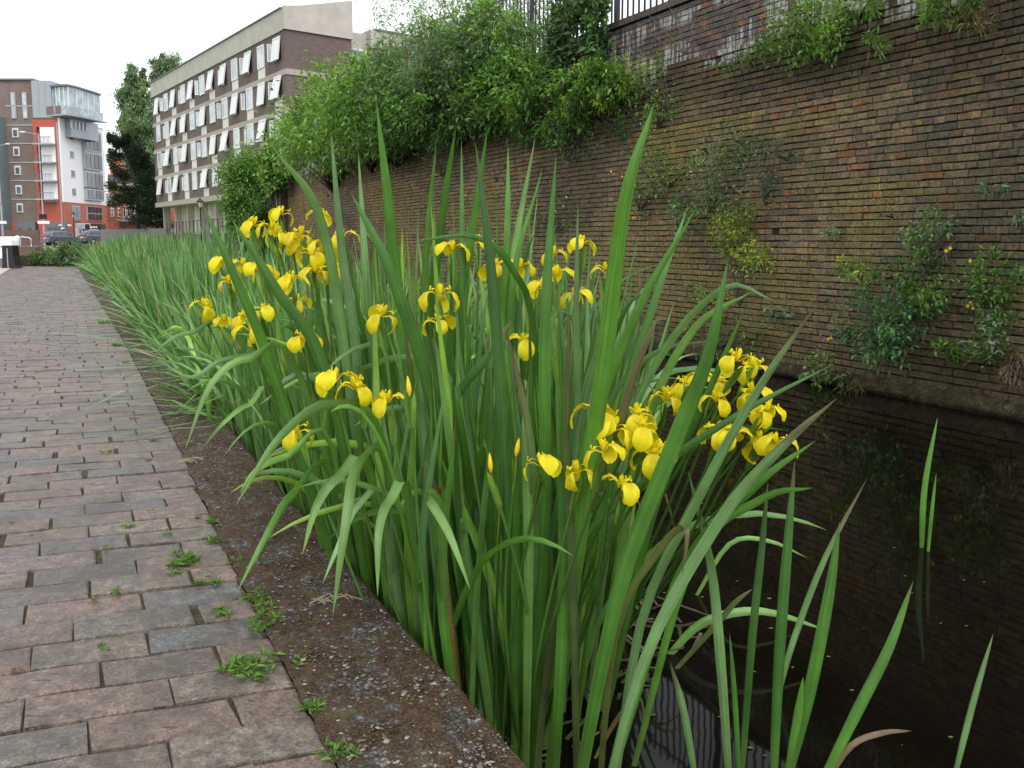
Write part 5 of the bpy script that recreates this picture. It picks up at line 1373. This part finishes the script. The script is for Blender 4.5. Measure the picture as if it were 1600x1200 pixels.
# low road-side brick wall on the left with lock-side brick wall
along('roadside_wall', 'low_brick', at(-60, 375, 116), at(62, 375, 116), .4, .3, CH+(375-359.5)/F*116, 'red brown brick wall along the pavement behind the parked car', 'wall')
along('lock_wall', 'low_brick', at(-200, 375, 37.5), at(62, 375, 37.5), .5, -.2, CH+(375-385)/F*37.5, 'brick lock side wall across the end of the path', 'wall')
along('lock_wall', 'low_brick', at(63, 375, 37.6), at(175, 375, 36), .5, -.2, CH+(375-391)/F*37, 'lower brick wall running right behind the bushes at the path end', 'wall')

# red brick houses behind the trees
rb = empty('red_brick_building', at(160, 375, 150), 'red brick building with white sash windows behind the conifer', 'building'); RL = np.array(rb.location)
def RX(px, D=150): return (px-800)/F*D-RL[0]
def RZ(py, D=150): return (375-py)/F*D
def R(name, mat, px0, px1, y0, y1, py0, py1): return bx(name, rb, M[mat], RX(px0), RX(px1), y0, y1, RZ(py1), RZ(py0))
R('wall', 'red_brick', 150, 198, 0, 12, 319, 372); R('wall', 'red_brick', 198, 300, -2, 12, 316, 372)
m = MB(); m.v = [(RX(150), -.4, RZ(319)), (RX(198), -.4, RZ(319)), (RX(205), 5, RZ(300)), (RX(150), 5, RZ(300))]; m.f = [(0, 1, 2, 3)]; m.build('roof', M['slate'], rb)
R('upper_block', 'orange_brick', 140, 215, 8, 20, 268, 300); R('upper_block', 'orange_brick', 140, 195, 9, 20, 238, 268); R('white_band', 'white', 140, 215, 7.6, 20, 284, 292); R('white_band', 'white', 140, 190, 8.8, 20, 241, 244); R('roof', 'greenroof', 138, 200, 8.5, 21, 234, 239); R('window_band', 'glass_d', 140, 215, 7.9, 8, 270, 281)
for px in (163, 170, 177): R('window', 'upvc', px, px+3.5, 8.8, 9, 250, 255); R('window', 'upvc', px, px+3.5, 7.8, 8, 295, 299)
R('string_course', 'slate', 150, 198, -.05, 0, 342.5, 344)
for px in (162, 176, 187): R('window', 'upvc', px, px+4.6, -.15, .1, 325, 339); R('pane', 'glass', px+1, px+3.6, -.2, -.15, 327, 331.5); R('pane', 'glass', px+1, px+3.6, -.2, -.15, 333, 337.5)
for px in (203, 209, 216, 221): R('window', 'upvc', px, px+4.4, -2.15, -1.9, 322, 341); R('pane', 'glass_d', px+1, px+3.4, -2.2, -2.15, 324, 339)
R('bay_window', 'upvc', 231, 250, -2.6, -1.9, 323, 343)
for k in range(3): R('pane', 'glass_d', 233+k*5.6, 237.4+k*5.6, -2.65, -2.6, 327, 342)
R('bay_roof', 'ltgrey', 198, 262, -3.4, -2, 343.5, 347); R('gable', 'white', 232, 250, -2.3, -1.9, 310, 313)
R('window', 'upvc', 259, 264, -2.15, -1.9, 330, 343)

# ------------------------------------------------------------------ trees in the distance
def big_tree(label, px, D, rootpy, trunk_top, parts, pal, size, bark='bark', droop=.3, cat='tree', name='birch_tree'):
    root = at(px, rootpy, D); root[2] = .3; o = empty(name, root, label, cat); L = np.array(o.location)
    top = at(px+random.uniform(-3, 3), trunk_top, D)-L; tr = MB(); P = resample([Vector((0, 0, 0)), Vector(top)*.5+Vector((.3, 0, 0)), Vector(top)], 8); tr.tube(P, [.32*(1-.1*i) for i in range(9)], 8); tr.build('trunk', M[bark], o, True)
    Vs = []; Fs = []; Cs = []; n = 0; m = MB()
    for (x, y, w_, h_, cnt, cl) in parts:
        c = at(x, y, D)-L; (V, Fq, C), cc = crown(c, (w_/2/F*D, w_/2.4/F*D, h_/2/F*D), cnt, size, pal, cl, .13, droop, .45, .25); V[:, 2] -= 0
        Vs.append(V); Fs.append(Fq+n); Cs.append(C); n += len(V)
        for q in cc[:10]: s = min(8, max(1, int(8*min(1, (q[2]-1.5)/max(top[2], 1))))); m.tube([P[s], Vector(q)], [.07, .02], 4, False)
    m.build('branch', M[bark], o, True)
    f = link('crown', mesh_np('crown', np.vstack(Vs), np.vstack(Fs), np.vstack(Cs), smooth=False), M['leaf'], o); tag(f, kind='stuff')
BIR = [(.17, .26, .12), (.21, .30, .15), (.13, .21, .09)]
big_tree('tall birch with drooping pale green crown rising behind the flats', 250, 98, 365, 120, [(264,114,62,60,11000,90), (268,150,70,60,5000,40), (250,200,70,90,6000,50)], BIR, .27, droop=1.1)
big_tree('slender birch with wispy hanging branches left of the taller one', 222, 92, 365, 130, [(214,125,36,56,5000,40), (210,160,58,56,8000,60), (220,200,70,66,11000,70), (230,250,76,84,13000,80), (240,300,56,60,6000,40), (201,150,32,28,1800,14)], BIR+[(.10,.17,.07)], .27, droop=1.2)
def conifer():
    D = 84; root = at(214, 372, D); root[2] = .3; o = empty('pine_tree', root, 'dark conifer with spreading level branches before the red brick building', 'tree'); L = np.array(o.location)
    top = at(186, 212, D)-L; m = MB(); P = resample([Vector((0, 0, 0)), Vector(at(214, 300, D)-L), Vector(top)], 10); m.tube(P, [.30*(1-.09*i) for i in range(11)], 7); m.build('trunk', M['bark_d'], o, True)
    Pp = []; Dd = []; br = MB()
    for i in range(74):
        t = random.uniform(.22, .98); k = P[int(t*10)].lerp(P[min(10, int(t*10)+1)], t*10 % 1); ln = 4.1*(1.08-t)**.6*random.uniform(.6, 1.1); az = random.uniform(0, 6.3)
        d = Vector((math.cos(az), math.sin(az), random.uniform(-.12, .12))); e = k+d*ln; e.z += -.1*ln+.25; br.tube([k, k.lerp(e, .5)+Vector((0, 0, -.1)), e], [.06, .04, .02], 4, False)
        for _ in range(360):
            s = random.random()**.6; q = k.lerp(e, s); sd_ = d.cross(Vector((0, 0, 1)))*random.gauss(0, .36*ln*.4*(1.1-s*.5)); Pp.append(q+sd_+Vector((0, 0, random.gauss(-.08, .26)))); Dd.append(d+sd_*.4+Vector((0, 0, random.uniform(0, .6))))
    br.build('branch', M['bark_d'], o, True); n = len(Pp)
    col = np.array([(.032, .058, .036), (.045, .075, .045), (.025, .045, .028)])[rng.integers(0, 3, n)]*rng.uniform(.7, 1.3, (n, 1))
    V, Fq, C = leaf_cloud(np.array(Pp), np.array(Dd), .30*rng.uniform(.6, 1.3, n), col, .35); f = link('crown', mesh_np('crown', V, Fq, C, smooth=False), M['leaf'], o); tag(f, kind='stuff')
conifer()
for (x, y, D, w_, h_, n, pal, lb) in ((70, 402, 36.2, 34, 24, 1400, G_MID+G_DRK, 'dark green bush against the brick wall at the path end'), (92, 406, 35.5, 32, 20, 1300, G_DRK+G_BUD, 'low bush right of the dark one at the path end'), (115, 400, 35, 50, 30, 2400, G_BUD+G_DRK, 'wide grey green bush touching the reed bed at the path end'), (122, 388, 50, 60, 12, 1200, G_BUD, 'low scrub on the grass bank under the black lamp post')):
    world_shrub('bush', lb, 'bush', x, y, D, w_, h_, .8, n, .14, pal, 30, (x, y+h_*.45), .04, spread=.25, shell=.2, wid=.4)
world_shrub('bush', 'planter shrub beside the shop entrance', 'bush', 143, 367, 120, 12, 14, .6, 500, .2, G_DRK, 8, (143, 374), .04)

# ------------------------------------------------------------------ street furniture
def victorian(px, py_top, py_bot, D, label):
    b_ = at(px, py_bot, D); o = empty('street_lamp', b_, label, 'street lamp'); H_ = (py_bot-py_top)/F*D*.985; k = H_/5.0
    MB().lathe([(0, 0), (.16*k, 0), (.16*k, .3*k), (.09*k, .5*k), (.06*k, 1.2*k), (.045*k, H_*.80), (.09*k, H_*.805), (.05*k, H_*.83)], 10).build('pole', M['black'], o, True)
    MB().lathe([(.0, H_*.83), (.13*k, H_*.835), (.27*k, H_*.925), (.0, H_*.925)], 6).build('lantern_glass', M['lampglass'], o)
    m = MB()
    for i in range(6): a_ = i*math.pi/3; m.tube([(.135*k*math.cos(a_), .135*k*math.sin(a_), H_*.835), (.275*k*math.cos(a_), .275*k*math.sin(a_), H_*.925)], .012*k, 4)
    m.build('lantern_frame', M['black'], o)
    MB().lathe([(0, H_*.922), (.33*k, H_*.922), (.30*k, H_*.935), (.13*k, H_*.965), (.07*k, H_*.975), (.03*k, H_), (0, H_+.01)], 12).build('lantern_cap', M['black'], o, True)
victorian(316, 308, 400, 40, 'black Victorian style lamp post with glass lantern before the flats')
victorian(117, 330, 386, 92, 'distant black lamp post with lantern beside the parked car')
def tall_lamp(px, py_top, py_bot, D, arm, label, sign=None):
    b_ = at(px, py_bot, D); o = empty('street_light', (b_[0], b_[1], .4), label, 'street lamp'); z = CH+(375-py_top)/F*D-.4
    MB().tube([(0, 0, 0), (0, 0, z*.4)], .11, 8).build('lower_pole', M['ltgrey'], o); MB().tube([(0, 0, z*.4), (0, 0, z)], .07, 8).build('pole', M['ltgrey'], o)
    e = arm/F*D; MB().tube([(0, 0, z), (e*.8, 0, z+.25)], .04, 6).build('arm', M['ltgrey'], o)
    MB().box(min(e*.8, e*1.1), max(e*.8, e*1.1), -.15, .15, z+.2, z+.36).build('lamp_head', M['white'], o, bev=.04)
    if sign: 
        for nm, mt, x0, x1, y0, y1 in sign: bx(nm, o, M[mt], (x0-px)/F*D, (x1-px)/F*D, -.18, -.12, CH+(375-y1)/F*D-.4, CH+(375-y0)/F*D-.4)
tall_lamp(70, 213, 384, 105, -25, 'tall grey street light with its arm to the left before the red corner', [('sign_plate', 'white', 62, 80.5, 345.5, 350), ('sign_plate', 'black', 65, 77, 335, 342.5)])
tall_lamp(5, 231, 374, 105, 17, 'tall grey street light at the left edge with its arm to the right', [('sign_plate', 'white', 0, 13, 345.5, 350)])

# parked car ------------------------------------------------------------
def car(px, py, D, yaw, label, full=True, s=1.):
    b_ = at(px, py, D); o = empty('parked_car', b_, label, 'car', None, yaw); 
    def body():
        prof = [(-2.2,.35),(-2.25,.75),(-2.15,1.02),(-1.95,1.10),(.95,1.05),(2.0,.90),(2.2,.70),(2.22,.35)]
        top = [(-2.08,1.08),(-1.75,1.58),(-1.1,1.68),(.1,1.65),(1.05,1.07)]
        MB().prism(prof, -.9, .9).build('body', M['carpaint'], o, bev=.06)
        m = MB(); n = len(top)
        m.v = [(x, -.86+.22*(z-1.05)/.6, z) for x, z in top]+[(x, .86-.22*(z-1.05)/.6, z) for x, z in top]
        m.f = [tuple(range(n)), tuple(reversed(range(n, 2*n)))]+[(i, i+n, i+n+1, i+1) for i in range(n-1)]; m.build('roof', M['carpaint'], o, bev=.03)
    body()
    for sy in (-1, 1):
        m = MB()
        for a_ in ([(-1.75,1.14),(-1.62,1.50),(-1.15,1.56),(-1.10,1.14)], [(-1.02,1.14),(-1.05,1.57),(-.25,1.58),(-.2,1.14)], [(-.12,1.14),(-.17,1.58),(.12,1.56),(.8,1.14)]):
            n = len(m.v); m.v += [(x, sy*(.875-.22*(z-1.05)/.6), z) for x, z in a_]; m.f.append((n, n+1, n+2, n+3))
        m.build('side_window', M['glass_d'], o)
    m = MB(); m.v = [(-2.10, -.68, 1.15), (-2.10, .68, 1.15), (-1.84, .6, 1.52), (-1.84, -.6, 1.52)]; m.f = [(0, 1, 2, 3)]; m.build('rear_window', M['glass_d'], o)
    m = MB(); m.v = [(1.0, -.7, 1.12), (1.0, .7, 1.12), (.2, .6, 1.62), (.2, -.6, 1.62)]; m.f = [(0, 1, 2, 3)]; m.build('windscreen', M['glass_d'], o)
    bx('number_plate', o, M['plate'], -2.285, -2.262, -.26, .26, .72, .86)
    for sy in (-1, 1): bx('tail_light', o, M['tail'], -2.262, -2.1, sy*.62-.16, sy*.62+.16, .88, 1.02); bx('headlight', o, M['upvc'], 2.1, 2.225, sy*.62-.16, sy*.62+.16, .66, .82)
    bx('bumper', o, M['dkgrey'], -2.31, -2.255, -.85, .85, .38, .62)
    for x in (-1.35, 1.40):
        for y in (-.80, .80):
            w_ = MB().tube([(0, -.12, 0), (0, .12, 0)], .34, 16).build('wheel', M['tyre'], o, loc=(x, y, .34)); MB().tube([(0, -.135, 0), (0, .135, 0)], .2, 12).build('rim', M['ltgrey'], w_)
    MB().tube([(-1.5, -.62, 1.70), (.2, -.62, 1.70)], .02, 4).build('roof_rail', M['ltgrey'], o); MB().tube([(-1.5, .62, 1.70), (.2, .62, 1.70)], .02, 4).build('roof_rail', M['ltgrey'], o)
    o.scale = (s,)*3
car(100, 383.5, 98, math.radians(58), 'silver grey parked estate car with yellow rear number plate by the lamp post')
car(156, 382, 100, math.radians(58), 'second grey parked car half hidden behind the reed tops')

# balance beam end of the lock gate, white railings, bollard
def lock_gate():
    D = 32.5; o = empty('lock_gate_beam', at(20, 425, D), 'black and white end of the lock gate balance beam on its flared black post', 'lock gate'); L = np.array(o.location)
    def LX(px): return (px-20)/F*D
    def LZ(py): return (425-py)/F*D
    m = MB(); m.prism([(LX(6), LZ(425)), (LX(9), LZ(412)), (LX(10), LZ(384)), (LX(26), LZ(384)), (LX(26.5), LZ(400)), (LX(29), LZ(415)), (LX(33), LZ(425))], -.2, .25); m.build('post', M['black'], o, bev=.02)
    m = MB(); m.prism([(LX(8.8), LZ(384)), (LX(9.5), LZ(376)), (LX(12), LZ(371)), (LX(22), LZ(370)), (LX(25.5), LZ(376)), (LX(26.6), LZ(384))], -.24, .29); m.build('cap', M['white'], o, bev=.03)
    m = MB(); m.box(LX(-150), LX(10), -.15, .2, LZ(404), LZ(387)); m.build('beam', M['white'], o, bev=.02)
    m = MB(); m.box(LX(-150), LX(9.5), -.12, .17, LZ(417), LZ(404)-.01); m.build('lower_beam', M['dkgrey'], o)
    bx('iron_strap', o, M['ltgrey'], LX(17.6), LX(18.8), -.215, -.2, LZ(424), LZ(388))
lock_gate()
def white_fence():
    D = 52; o = empty('white_fence', at(-20, 385, D), 'white painted slatted fence at the left edge above the lock', 'fence'); k = 0
    for px in np.arange(-60, 23, 2.4): x = (px+20)/F*D; bx('slat', o, M['white'], x, x+.075, -.02, .02, 0, .62)
    for z in (.12, .5): bx('rail', o, M['white'], (-60+20)/F*D, (24+20)/F*D, .021, .06, z, z+.06)
white_fence()
def hoop(px0, px1, py0, py1, D, label):
    o = empty('hoop_barrier', at(px0, py1, D), label, 'barrier'); w_ = (px1-px0)/F*D; h_ = (py1-py0)/F*D
    MB().tube([(0, 0, 0), (0, 0, h_*.85), (.1, 0, h_), (w_-.12, 0, h_*.9), (w_, 0, h_*.75), (w_, 0, 0)], .035, 6).build('hoop', M['white'], o)
hoop(32, 49, 370, 385, 60, 'white metal hoop barrier left of the parked car')
b_ = at(28, 385, 58); o = empty('bollard', b_, 'stubby white bollard next to the hoop barrier', 'bollard'); MB().lathe([(0, 0), (.17, 0), (.15, .55), (.17, .6), (.13, .72), (0, .76)], 10).build('post', M['white'], o, True); bx('band', o, M['black'], -.16, .16, -.175, -.165, .2, .3)
for i, px in enumerate((50, 90)):
    b_ = at(px, 385, 62); MB().tube([(0, 0, 0), (0, 0, .55)], .025, 6).build('marker_post', M['black'], None, loc=tuple(b_)); tag(COL.objects[-1], ('thin black post by the hoop barrier', 'thin black post on the grass below the parked car')[i], 'post')
